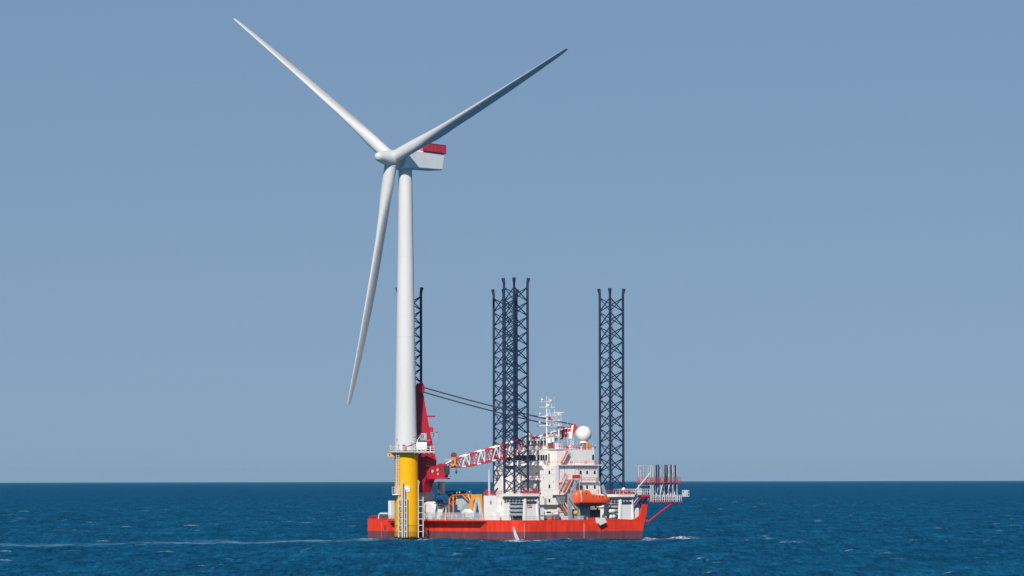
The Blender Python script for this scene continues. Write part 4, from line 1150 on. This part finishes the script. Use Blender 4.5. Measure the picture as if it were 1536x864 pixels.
cbn.box(UF - 2.3, UF, v0 - 1.2, v1 + 1.5, z0 - .25, z0 - .1)
cbn.build('operator_cab', [M_LGREY, M_GLASS2], crane)
lb = MB(); v0, z0 = CP(660, 652, UF - 1); v1, _ = CP(646, 652, UF - 1)
vb0, _ = CP(658, 652, UF - 1); vb1, _ = CP(652.6, 652, UF - 1)
lb.path([(UF, v1, z0 + .3), (UF - .6, vb0 + 1.0, z0 + .8)], .14, 6); lb.path([(UF, v1, z0 - .5), (UF - .6, vb1, z0 + .7)], .1, 6)
lb.cham(UF - 1.4, UF - .8, vb0 + .1, vb1, z0 - 1.4, z0 + .6, .15, 1); lb.build('outboard_lamp_box', [M_DGREY, M_GREY], crane)
# boom truss: from hinge to tip, segments alternately red and white
BV = 30.0
def bp(px, py, s): # point on the vertical plane joining crane and tip; s = sideways offset
    return None
hA = Vector((UF + 2, vv(664, UF + 2), 0)); tipu = uu(862, 20.0); hB = Vector((tipu, 20.0, 0))
bd = (hB - hA).normalized(); bs = Vector((-bd.y, bd.x, 0))
def on_boom(px, py):            # intersect the pixel ray with the boom's vertical plane
    r = ray(px, py); P0 = SHIP + a_ * hA.x + b_ * hA.y
    nrm = a_ * bs.x + b_ * bs.y
    t = (P0 - CAM).dot(nrm) / r.dot(nrm); p = CAM + r * t
    q = p - SHIP; return Vector((q.dot(a_), q.dot(b_), p.z))
# centre line rows of the upper and lower chords (photo measurements)
up_px = [(668, 696), (682, 687.5), (700, 680.5), (735, 671), (770, 661), (800, 654.5), (838, 645.5), (861, 639)]
lo_px = [(668, 702), (684, 702), (700, 701), (735, 693.5), (770, 684), (800, 673), (838, 658.5), (861, 645)]
from bisect import bisect
def interp(tab, x):
    i = max(1, min(len(tab) - 1, bisect([t[0] for t in tab], x))); (x0, y0), (x1, y1) = tab[i - 1], tab[i]; return y0 + (y1 - y0) * (x - x0) / (x1 - x0)
boom = MB(); hw = 2.0; nb = 34
xs_ = [668 + (861 - 668) * i / nb for i in range(nb + 1)]
UPs = [on_boom(x, interp(up_px, x) + 1.5) for x in xs_]; LOs = [on_boom(x, interp(lo_px, x) - 1.5) for x in xs_]
Wd = [hw * min(1, .4 + i / 4, .5 + (nb - i) / 6) for i in range(nb + 1)]
for i in range(nb):
    c1 = 1 if (i // 2) % 2 == 0 else 0
    for s in (-1, 1):
        a1, a2 = UPs[i] + bs * Wd[i] * s, UPs[i + 1] + bs * Wd[i + 1] * s; b1_, b2_ = LOs[i] + bs * Wd[i] * s, LOs[i + 1] + bs * Wd[i + 1] * s
        boom.bar(a1, a2, .27, 8, c1); boom.bar(b1_, b2_, .27, 8, 1 - c1 if i % 4 == 1 else c1)
        if i % 2 == 0: boom.bar(b1_, a2, .17, 6, c1)
        else: boom.bar(a1, b2_, .16, 6, c1 if s < 0 else 0)
        if s < 0 and i % 2 == 0: boom.bar(a1, b1_, .12, 6, 1 - c1)
    boom.bar(UPs[i] - bs * Wd[i], UPs[i] + bs * Wd[i], .13, 6, c1); boom.bar(LOs[i] - bs * Wd[i], LOs[i] + bs * Wd[i], .13, 6, c1)
    boom.bar(UPs[i] - bs * Wd[i], UPs[i + 1] + bs * Wd[i + 1], .11, 6, c1); boom.bar(LOs[i] + bs * Wd[i], LOs[i + 1] - bs * Wd[i + 1], .11, 6, c1)
boomo = boom.build('boom', [M_RED, M_WHITE2], crane)
# boom head plates at the tip, plus the solid striped jib panels
bhd = MB()
c = on_boom(861, 642)
TL, BL = [(838, 645.5), (862, 635.5)], [(834.5, 662), (860, 650)]
def lerp2(L_, t): return on_boom(L_[0][0] + (L_[1][0] - L_[0][0]) * t, L_[0][1] + (L_[1][1] - L_[0][1]) * t)
NPL = 7
for s in (-1.7, -1.2, 1.6):
    for k in range(NPL):
        t0, t1 = k / NPL, (k + 1) / NPL
        vsx = [lerp2(TL, t0) + bs * s, lerp2(TL, t1) + bs * s, lerp2(BL, t1) + bs * s, lerp2(BL, t0) + bs * s]; vsx += [x + bs * .12 for x in vsx]
        if s == -1.2 and k % 2: continue
        bhd._add(vsx, [(0, 1, 2, 3), (7, 6, 5, 4), (0, 4, 5, 1), (1, 5, 6, 2), (2, 6, 7, 3), (3, 7, 4, 0)], 1 if k in (0, 2, 5) else 0)
bhd.lathe([(.7, -1.9), (.7, 1.9)], c, n=16, axis=bs)
bhd.build('boom_head', [M_RED, M_WHITE2], crane)
# yellow hook block parked on the boom foot
hk = MB(); p0, p1 = on_boom(665, 690), on_boom(681, 690)
def bbox(mb, pa, pb, ya, yb, w0, w1, mi=0):
    A, B, C_, D_ = on_boom(pa, ya), on_boom(pb, ya), on_boom(pb, yb), on_boom(pa, yb)
    vs = [x + bs * w for w in (w0, w1) for x in (A, B, C_, D_)]
    mb._add(vs, [(0, 1, 2, 3), (7, 6, 5, 4), (0, 4, 5, 1), (1, 5, 6, 2), (2, 6, 7, 3), (3, 7, 4, 0)], mi)
bbox(hk, 664, 681, 688.4, 690.2, -2.7, -2.4); bbox(hk, 674, 681, 686, 688, -2.7, -2.0); bbox(hk, 678, 680.5, 690, 698, -2.7, -2.2); bbox(hk, 674, 678, 696, 699.5, -2.6, -2.2)
q = on_boom(682, 701) - bs * 2.2; hk.bar(q, q - Vector((0, 0, 1.0)), .09, 6, 1); hk.lathe([(.08, -.7), (.32, -.4), (.32, .3), (.1, .5)], q - Vector((0, 0, 1.3)), n=10, mi=1)
hk.build('hook_block', [M_SAFYEL, M_DGREY], crane)
sh = MB(); q = on_boom(681, 682.5); sh.lathe([(.8, -.5), (.8, .5)], q, n=14, axis=bs); bbox(sh, 677.5, 683.5, 680.5, 685.5, -.7, .7); sh.build('winch_drum', M_LBDARK, crane)
# boom stay ropes
rp2 = MB()
ms_ = Vector((UF + 3, vv(633.5, UF + 3), 0))
for (pa, pb, w) in (((634, 580.5), (861, 637), 0), ((634, 587.5), (856, 643.5), 0)):
    z0 = zz(pa[1], ms_.x, ms_.y); e = on_boom(pb[0], pb[1])
    for s in (-1, 1):
        S = Vector((ms_.x, ms_.y, z0)) + bs * s * .9; E = e + bs * s * .9
        pts = []
        for i in range(13): t = i / 12; pnt = S.lerp(E, t); pnt.z -= .5 * 4 * t * (1 - t); pts.append(pnt)
        rp2.path(pts, .15, 6)
rp2.build('stay_rope', M_ROPE, crane)
# boom rest on the superstructure
brr = MB(); q = on_boom(800, 676); 
for s in (-2, 2):
    b = q + bs * s; brr.bar((b.x, b.y, z_top), (b.x, b.y, b.z), .25, 8)
brr.bar(q - bs * 2.4, q + bs * 2.4, .25, 8); brr.build('boom_rest', M_WHITE2, superst)

# sea haze: one closed box of thin even air round the camera and everything
hz = MB().box(-45000, 45000, -3000, 90000, -6, 175); hzm = bpy.data.materials.new('haze_air'); hzm.use_nodes = True
hn_ = hzm.node_tree.nodes; hn_.remove(hn_['Principled BSDF']); pvn = hn_.new('ShaderNodeVolumePrincipled')
pvn.inputs['Color'].default_value = (.35, .72, 1.0, 1); pvn.inputs['Density'].default_value = HAZE; pvn.inputs['Anisotropy'].default_value = 0.0
hzm.node_tree.links.new(pvn.outputs[0], hn_['Material Output'].inputs['Volume'])
hz.build('haze', hzm, kind='stuff')

# ================================================================== LOOSE THINGS ON DECK
def local_build(root, mb, name, mats, u, v, z, **k):
    mb.v = [(x - u, y - v, w - z) for x, y, w in mb.v]; return mb.build(name, mats, root, **k)

# free-fall style lifeboat in its davit
ul0, ul1 = None, None
vL = 2.6
uL0, uL1 = uu(858.5, vL), uu(914.5, vL)
zL0, zL1 = zz(760, (uL0 + uL1) / 2, vL), zz(735.2, (uL0 + uL1) / 2, vL)
zw_ = zz(752, (uL0 + uL1) / 2, vL)
Ll = uL1 - uL0; cu_, cz_ = (uL0 + uL1) / 2, zL0
lifeb = deck_thing('lifeboat', 'enclosed orange lifeboat hanging in grey davits on the vessel side', 'lifeboat', cu_, vL, cz_)
H = zL1 - zL0; hw_ = 1.75
rings = []
NS = 30
for i in range(NS + 1):
    t = i / NS; x = (t - .5) * Ll
    # end taper: blunt stern (left), pointed bow (right)
    e = min(1, (t / .10)) ; e = math.sqrt(max(0, 1 - (1 - e) ** 2)); f = 1 - max(0, (t - .55) / .45) ** 2.4
    s = max(.04, min(e, math.sqrt(max(0, f))))
    # roof height: cockpit at left 5-38 %, then step, then sloping down
    if t < .40: top = 1.0 if t > .08 else .70 + .30 * math.sin(t / .08 * math.pi / 2)
    elif t < .50: top = 1.0 - min(1, (t - .40) / .06) * .25
    else: top = .75 - .18 * ((t - .5) / .5) ** 1.6
    if t > .93: top -= .18 * ((t - .93) / .07) ** 2
    bot = 0.0 + .40 * max(0, (t - .62) / .38) ** 2 + .28 * max(0, (.16 - t) / .16) ** 2
    ring = []
    for k in range(24):
        a = 2 * math.pi * k / 24; ca, sa_ = math.cos(a), math.sin(a)
        y = hw_ * s * math.copysign(abs(ca) ** .72, ca)
        mid = .42
        z = (mid + (top - mid) * abs(sa_) ** .75) if sa_ > 0 else (mid - (mid - bot) * abs(sa_) ** .85)
        if top < .81 and sa_ > 0: pass
        ring.append((x, y, z * H))
    rings.append(ring)
lbm = MB().loft(rings)
lbm.m = [1 if (sum(lbm.v[i][2] for i in f) / len(f)) < (zw_ - zL0) * .80 else 0 for f in lbm.f]
lbm.build('boat_shell', [M_ORANGE, M_LBDARK], lifeb)
gr = MB(); gr.box(-Ll * .42, Ll * .40, -hw_ - .1, -hw_ + .05, (zw_ - zL0) * .80 - .12, (zw_ - zL0) * .80 + .08); gr.build('rubbing_strake', M_RAILRED, lifeb)
sb = MB()
for t in (.135, .155): sb.box((t - .5) * Ll - .06, (t - .5) * Ll + .06, -hw_ - .09, -hw_ * .55, .3 * H, .98 * H)
sb.build_each('lashing', M_LGREY, lifeb)
lw = MB()
for t in (.47, .55, .63, .71): lw.box((t - .5) * Ll - .2, (t - .5) * Ll + .2, -hw_ * .985, -hw_ * .9, .56 * H, .64 * H)
for t in (.18, .28): lw.box((t - .5) * Ll - .3, (t - .5) * Ll + .3, -hw_ * .93, -hw_ * .8, .74 * H, .84 * H)
lw.build_each('porthole', M_LBDARK, lifeb)
hc = MB(); hc.lathe([(.4, 0), (.42, .2), (.25, .32)], ((.60 - .5) * Ll, 0, .76 * H), n=14); hc.build('hatch', M_GREY, lifeb)
# davits (vessel part)
dvt = MB()
vd = vL - 1.0
def strip(pts, w, v, d_=.5, mi=0):       # flat plated arm following a pixel path in the plane v
    q = [on_v(x, y, v) for x, y in pts]
    for (x0, z0), (x1, z1) in zip(q, q[1:]):
        dd = Vector((x1 - x0, z1 - z0)).normalized(); nn = Vector((-dd.y, dd.x)) * w / 2; e = dd * w * .25
        dvt.prism([(x0 - e.x + nn.x, z0 - e.y + nn.y), (x1 + e.x + nn.x, z1 + e.y + nn.y), (x1 + e.x - nn.x, z1 + e.y - nn.y), (x0 - e.x - nn.x, z0 - e.y - nn.y)], v, v + d_, 'y', mi)
strip([(855.5, 778), (855.5, 742)], 1.5, vL + .3)
strip([(856, 747), (859, 738), (864.5, 723)], 1.0, vL - .2, .45)
strip([(857, 748), (862, 757), (868, 764), (869, 777)], 1.0, vL - .25, .5)
strip([(864, 722), (868, 722.5)], .7, vL - .2, .5)
strip([(909, 777), (909, 744), (904.5, 729)], .9, vL + 1.2)
dvt.prism([on_v(x, y, vL + 2.2) for x, y in ((868, 778), (868, 757), (885, 757), (885, 778))], vL + 2.0, vL + 2.6, 'y')
dvt.prism([on_v(x, y, vL + 1.6) for x, y in ((870, 763), (870, 761), (905, 761), (905, 763))], vL + 1.2, vL + 1.6, 'y')
for px in (874, 881): u = uu(px, vL + 1.5); dvt.bar((u, vL + 1.5, DZ), (u, vL + 1.5, zz(762, u, vL)), .16, 6)
dvt.box(uu(853, vL + 3), uu(870, vL + 3), vL + 2.5, vL + 3.4, DZ, zz(764, 17, vL))
dvo = dvt.build('lifeboat_davit', M_GREY, ship)
dk_ = MB(); 
for px in (888, 893, 897): u = uu(px, vL + 1.8); dk_.cham(u - .5, u + .7, vL + 1.4, vL + 2.6, DZ, zz(764, u, vL), .1)
dk_.bar((uu(900, vL + 1), vL + 1, zz(768, 28, vL)), (uu(893, vL + 1), vL + 1, zz(760, 28, vL)), .2, 6)
dk_.build('davit_winch', M_DGREY, dvo)
fr_ = MB(); 
for i, py in enumerate((762, 769, 776)):
    z = zz(py, 30, 3); fr_.lathe([(.62, -1.6), (.62, 1.6)], (uu(913, 3.4) , 3.4, z), n=14, axis=(1, 0, 0))
# orange buoy-like float, liferaft canisters under davit
lf = deck_thing('orange_float', 'round orange float stowed below the lifeboat davit', 'float', uu(863.5, 1.4), 1.4, DZ)
mbf = MB().ball((0, 0, zz(769.5, 12, 1) - DZ), .72, 18, 12); mbf.build('float_ball', M_SAFYEL, lf)
mbs = MB(); mbs.box(-.5, .5, -.5, .5, 0, .45); mbs.bar((-.45, 0, .4), (-.45, 0, 1.3), .08, 5); mbs.bar((.45, 0, .4), (.45, 0, 1.3), .08, 5); mbs.build('cradle', M_GREY, lf)

# liferaft canisters right of lifeboat
for k, (px, py, lab) in enumerate(((918.5, 766.5, 'white life raft canister, upper one stacked by the forward jack house'), (919, 774.5, 'white life raft canister, lower one standing on deck by the forward jack house'))):
    v = 1.0; u = uu(px, v); z = zz(py, u, v) - .65
    if k == 1: z = DZ + .28
    t = deck_thing('life_raft', lab, 'life raft', u, v, z, 'life raft canisters by the forward jack house')
    m = MB().lathe([(.35, -1.15), (.6, -.95), (.62, 0), (.6, .95), (.35, 1.15)], (0, 0, .6), n=18, axis=(1, 0, 0)); m.build('canister', M_WHITE2, t)
    m = MB()
    for x in (-.7, .7): m.box(x - .08, x + .08, -.66, .66, -.25 if k == 0 else -.28, .12); m.lathe([(.65, -.05), (.65, .05)], (x, 0, .6), n=18, axis=(1, 0, 0))
    if k == 0:
        for x in (-.7, .7): m.bar((x, .62, -1.75), (x, .62, 0), .07, 5); m.bar((x, -.62, -1.75), (x, -.62, 0), .07, 5)
    m.build('cradle', M_DGREY, t)

# rescue boat between jack house and stairs
ur = uu(823, 3.0); rb_ = deck_thing('rescue_boat', 'low grey rescue boat on deck between the jack house and stairs', 'boat', ur, 3.0, DZ + .6)
rings = []
for i in range(15):
    t = i / 14; x = (t - .5) * 8.0; w = 1.15 * math.sqrt(max(.02, 1 - max(0, (t - .5) * 2) ** 2.5)); b0 = .5 * max(0, t - .6)
    rings.append([(x, -w, 1.0 + .25 * t), (x, -w * 1.06, .8 + .2 * t), (x, -w * .7, .2 + b0), (x, 0, b0), (x, w * .7, .2 + b0), (x, w * 1.06, .8 + .2 * t), (x, w, 1.0 + .25 * t), (x, 0, .85 + .2 * t)])
MB().loft(rings).build('boat_hull', M_GREY, rb_)
m = MB(); m.cham(-1.6, .4, -.7, .7, .9, 2.2, .15); m.box(-1.5, .3, -.72, -.705, 1.5, 2.0, 1); m.build('cabin', [M_WHITE2, M_GLASS], rb_)
m = MB(); m.box(-2.4, -2.1, -1, 1, -.6, .25); m.box(2.0, 2.3, -1, 1, -.6, .35); m.build_each('chock', M_DGREY, rb_)

# crates, containers and bins along the near side deck
def crate(px, py_top, w, dpt, mat, label, cat='crate', name='deck_crate', v=1.0, lidm=None, group=None, py_b=None):
    u = uu(px, v); h = zz(py_top, u, v) - DZ
    t = deck_thing(name, label, cat, u, v, DZ + .02, group)
    m = MB().cham(-w / 2, w / 2, 0, dpt, .12, h - .12, .06); 
    for x in (-w / 2 + .15, w / 2 - .15): m.box(x - .1, x + .1, .05, dpt - .05, 0, .13)
    m.build('body', mat, t)
    m = MB().cham(-w / 2 - .05, w / 2 + .05, -.05, dpt + .05, h - .12, h, .05); m.build('lid', lidm or mat, t)
    return t
crate(812.5, 761.5, 1.9, 1.5, M_WHITE2, 'tall white locker on deck just right of the marked jack house', 'locker', 'deck_locker', v=2.0)
crate(834, 775.0, 1.2, 1.0, M_RAILRED, 'small red bin at the rail, left neighbour of the blue bin', 'bin', 'deck_bin', .7)
crate(839.5, 775.0, 1.1, 1.0, M_BLUE, 'small blue bin at the rail below the stairs', 'bin', 'deck_bin', .7)
crate(848, 774.5, 2.4, 1.2, M_WHITE2, 'long low white box at the rail, left of the lifeboat davit', 'box', 'storage_box', .7)
crate(826, 774, .9, .9, M_OFRAME, 'small rusty orange box at the rail below the rescue boat', 'box', 'storage_box', .7)
crate(872, 774, 1.8, 1.1, M_LGREY, 'light grey box at the rail under the lifeboat', 'box', 'storage_box', .7)

def crate_u(px, py_top, py_bot, w, dpt, mat, label, cat, name, u=3.0, lidm=None):   # on the stern-side deck, width along v
    v = vv(px, u); zb_ = DZ + .02; h = zz(py_top, u, v) - DZ
    t = deck_thing(name, label, cat, u, v, zb_)
    m = MB().cham(0, dpt, -w / 2, w / 2, .12, h - .15, .06)
    for y in (-w / 2 + .2, w / 2 - .2): m.box(.05, dpt - .05, y - .12, y + .12, 0, .13)
    n = int(w / .45)
    for i in range(1, n): m.box(-.04, 0, -w / 2 + i * .45 - .06, -w / 2 + i * .45 + .06, .3, h - .3)
    m.build('body', mat, t); MB().cham(-.05, dpt + .05, -w / 2 - .05, w / 2 + .05, h - .15, h, .05).build('lid', lidm or mat, t)
    return t
# white container with faded graphics behind (tall)
t = crate_u(660, 722.5, 778, 2.7, .9, M_WHITE, 'tall white tank container standing right of the red crane house', 'container', 'tank_container', u=4.6)
m = MB(); hC = zz(722.5, 4.6, vv(660.5, 4.6)) - DZ
for i, (y0, y1, z0, z1) in enumerate(((.1, .9, -2.6, -.9), (-.9, -.2, -3.2, -1.2), (-.3, .5, -1.2, -.4))):
    m.prism([(y0, hC + z0), (y1, hC + z0 + .3), (y1 - .2, hC + z1), (y0 + .3, hC + z1 - .2)], -.075, -.055, 'x', i % 2)
m.build('faded_marking', [M_LBDARK, M_GREY], t)

# white tarpaulin covered pieces
def tent(pts, u, dep, label, name, cat, mat=M_WHITE2, fr=True):
    vc = vv(sum(p[0] for p in pts) / len(pts), u)
    t = deck_thing(name, label, cat, u, vc, DZ + .02)
    q = [on_u(x, y, u) for x, y in pts]; zmin = min(z for _, z in q)
    m = MB().prism([(v - vc, max(.0, z - DZ)) for v, z in q], 0, dep, 'x'); m.build('cover', mat, t)
    if fr:
        v0 = min(v for v, _ in q) - vc; v1 = max(v for v, _ in q) - vc
        m = MB()
        for v in (v0 + .1, v1 - .1): m.bar((-.1, v, -.0), (-.1, v, 1.6), .07, 5); m.bar((dep + .1, v, 0), (dep + .1, v, 1.6), .07, 5)
        m.build('frame', M_GREY, t)
    return t
tent([(634, 779), (634, 756), (641, 752.5), (645, 757), (652, 764), (652, 779)], 2.5, 3, 'white sheeted load with a sloping top behind the boat landing', 'covered_load', 'covered load')
tent([(653, 779), (652.5, 763), (656.5, 758), (660, 759.5), (664.5, 768), (665, 779)], 3.5, 2.5, 'smaller white sheeted load standing left of the grey drum', 'covered_load', 'covered load')
tent([(691.5, 779), (691.5, 769), (697, 763.5), (702.5, 769), (702.5, 779)], 1.5, 2.2, 'small white tent with a pointed top at the rail under the orange frame', 'small_tent', 'tent')
# grey drum with blue machine above
v = vv(668.3, 4); dz_ = deck_thing('grey_drum', 'upright light grey drum carrying the blue power unit', 'drum', 4, v, DZ + .02)
hD = zz(756, 4, v) - DZ
MB().lathe([(.95, 0), (1.0, .15), (.95, .3), (.95, hD - .3), (1.0, hD - .15), (.95, hD)], n=24).build('drum_shell', M_LGREY, dz_)
m = MB().lathe([(.5, hD), (.5, hD + .12)], n=16); m.build('drum_cap', M_GREY, dz_)
# blue tank / reel
v = vv(659, 5); hb_ = zz(755, 5, v) - DZ
v = vv(659.5, 2.4); bt = deck_thing('blue_reel', 'dark blue cable reel unit raised on legs in front of the white container', 'cable reel', 2.4, v, DZ + .02)
m = MB(); z0, z1 = zz(755, 5, v) - DZ, zz(739.5, 5, v) - DZ; zc = (z0 + z1) / 2; rr_ = (z1 - z0) / 2
m.lathe([(rr_ * .6, -1.6), (rr_ * .6, 1.6)], (.8, 0, zc), n=20, axis=(0, 1, 0)); m.build('reel_core', M_BLUE, bt)
m = MB()
for y in (-2.0, 1.8): m.lathe([(rr_, -.12), (rr_, .12)], (.8, y, zc), n=24, axis=(0, 1, 0))
m.lathe([(rr_ * .8, -.1), (rr_ * .8, .1)], (.8, 0, zc), n=24, axis=(0, 1, 0))
m.build_each('reel_flange', M_BLUE, bt)
m = MB()
for y in (-1.9, 1.9):
    for x in (-.4, 2.0): m.bar((x, y, 0), (.8, y, zc), .16, 6)
m.box(-.5, 2.1, -2.1, 2.1, z0 - .15, z0 + .1); m.build('stand', M_NAVY, bt)
# blue power unit (long machine on top)
v = vv(684, 8); pu = deck_thing('blue_machine', 'long dark blue hydraulic machine with jutting pipes behind the orange frame', 'machine', 8, v, DZ + .02)
def CU(px, py, u=8): a1, z1 = on_u(px, py, u); return (a1 - v, z1 - DZ)
m = MB()
m.prism([CU(664, 757), CU(664, 752), CU(668, 745), CU(673, 741.5), CU(703, 741.5), CU(705, 745), CU(705, 750), CU(680, 750), CU(676, 757)], 0, 3, 'x')
m.prism([CU(678, 741.5), CU(680, 735), CU(697, 735), CU(698, 741.5)], .4, 2.6, 'x'); m.build('casing', M_BLUE, pu)
m = MB()
for (p1, p2, r) in (((660, 744), (674, 737), .22), ((674, 737.5), (700, 735), .25), ((666, 751), (675, 741), .3), ((682, 733), (695, 734), .16), ((683, 735), (683, 732), .12), ((700, 738), (707, 745), .2), ((672, 748), (660, 750), .18)):
    a1, a2 = CU(*p1), CU(*p2); m.bar((-.3, a1[0], a1[1]), (-.3, a2[0], a2[1]), r, 8)
m.build('hydraulic_pipe', M_BLUE, pu)
m = MB()
for px, py in ((686.5, 739.5), (674, 740), (691, 739), (681, 742)): a1 = CU(px, py); m.ball((-.4, a1[0], a1[1]), .3, 10, 8)
a1 = CU(706, 738); m.ball((-.4, a1[0], a1[1]), .25, 10, 8)
m.build_each('pressure_vessel', M_LGREY, pu)
m = MB()
for px in (668, 676, 690, 703): a1 = CU(px, 750); m.box(1, 1.5, a1[0] - .25, a1[0] + .25, 0, CU(px, 749)[1])
m.build_each('support', M_NAVY, pu)
# orange frame with grey panels
v = vv(688.5, 4.5); of = deck_thing('lifting_frame', 'rusty orange lifting frame holding slanted grey plates on the work deck', 'lifting frame', 4.5, v, DZ + .02)
def CO(px, py, u=4.5): a1, z1 = on_u(px, py, u); return (a1 - v, z1 - DZ)
m = MB()
for dx in (0, 1.2):
    for p1, p2 in (((673, 778), (674.5, 747)), ((674.5, 747), (680, 743.5)), ((680, 743.5), (702, 742)), ((702, 742), (705, 750)), ((705, 750), (705, 778)), ((680, 745), (680, 778)), ((674, 758), (681, 752)), ((694, 742.5), (703, 752))):
        a1, a2 = CO(*p1), CO(*p2); m.bar((dx, a1[0], max(0, a1[1])), (dx, a2[0], max(0, a2[1])), .27, 4, smooth=False)
for px, py in ((674.5, 747), (680, 743.5), (702, 742), (705, 750)): a1 = CO(px, py); m.bar((0, *a1), (1.2, *a1), .22, 4, smooth=False)
m.build('frame_tube', M_OFRAME, of)
m = MB()
m.prism([CO(681, 747), CO(697, 746), CO(697.5, 752), CO(687, 765), (CO(683, 765))], .8, 1.1, 'x')
m.prism([CO(688, 765), CO(698, 752), CO(704, 753), CO(704, 768), CO(688, 768)], .5, .75, 'x', 1)
m.prism([CO(674, 768), CO(679, 757), CO(684, 757), CO(684, 768)], .3, .5, 'x', 2)
m.build('grey_plate', [M_LGREY, M_GREY, M_BLUE], of)
a1, a2 = CO(700, 760), CO(703, 750); m = MB(); m.cham(1.2, 2.4, a1[0] - 1.0, a1[0] + 1.2, a1[1] - .4, a1[1] + 2.0, .2); m.build('dark_block', M_DGREY, of)
m = MB()
for px in (675, 704): a1 = CO(px, 775); m.box(-.3, 1.5, a1[0] - .35, a1[0] + .35, 0, .3)
m.build_each('foot', M_DGREY, of)
# yellow A frame
v = vv(714, 4.0); yf = deck_thing('upending_frame', 'bright yellow upending frame with a grey A shaped leg beside the white deckhouse', 'upending frame', 4.0, v, DZ + .02)
def CY(px, py, u=4.0): a1, z1 = on_u(px, py, u); return (a1 - v, z1 - DZ)
m = MB()
m.prism([CY(703, 778), CY(704.5, 742), CY(719.5, 741.5), CY(721, 778), CY(718, 778), CY(717, 748.5), CY(707.5, 748.5), CY(706, 778)], .5, .95, 'x')
m.prism([CY(705, 757), CY(705, 753), CY(708, 748), CY(710, 749)], .48, .97, 'x')
m.build('yellow_portal', M_SAFYEL, yf)
m = MB()
m.prism([CY(707.5, 773), CY(712.6, 747), CY(717.4, 747), CY(721.5, 773), CY(718, 773), CY(715, 757), CY(713.6, 773)][:4] + [CY(718.6, 773), CY(715.6, 754), CY(714, 754), CY(712, 773)], .1, .45, 'x'); m.build('grey_leg', M_LGREY, yf)
m = MB(); a1 = CY(715.2, 770); m.lathe([(.75, 0), (.6, 1.2), (.15, 3.2)], (1.9, a1[0], 1.0), n=12); m.build('dark_cone', M_LBDARK, yf)
m = MB(); m.box(0, 2.6, CY(723.5, 770)[0], CY(705, 770)[0], 0, .3); m.build('base', M_GREY, yf)

# water discharge from the hull side
u, z0 = on_v(769, 791, -.1)
u = max(u, .8)
dj = MB()
for k in range(26):
    j1, j2, j3 = random.uniform(-1, 1), random.uniform(-1, 1), random.uniform(.82, 1.0)
    prev = None
    for i in range(10):
        t = i / 9 * (j3 if k % 3 else 1.0); px = 770.2 + 1.0 * t + 6.0 * t ** 1.6 + j1 * (.7 + 2.6 * t); py = 790.5 + 21 * t ** 1.25
        off = -.35 - 1.5 * t + j2 * .5 * t
        x_, z_ = on_v(px, py, off); q = SHIP + a_ * x_ + b_ * off + Vector((0, 0, z_))
        if prev is not None: dj.bar(prev, q, .05 + .07 * t, 5)
        prev = q
jet = dj.build('water_jet', M_FOAM); jet['kind'] = 'stuff'; jet['label'] = 'white jet of water falling from the red hull into the sea'; jet['category'] = 'water jet'
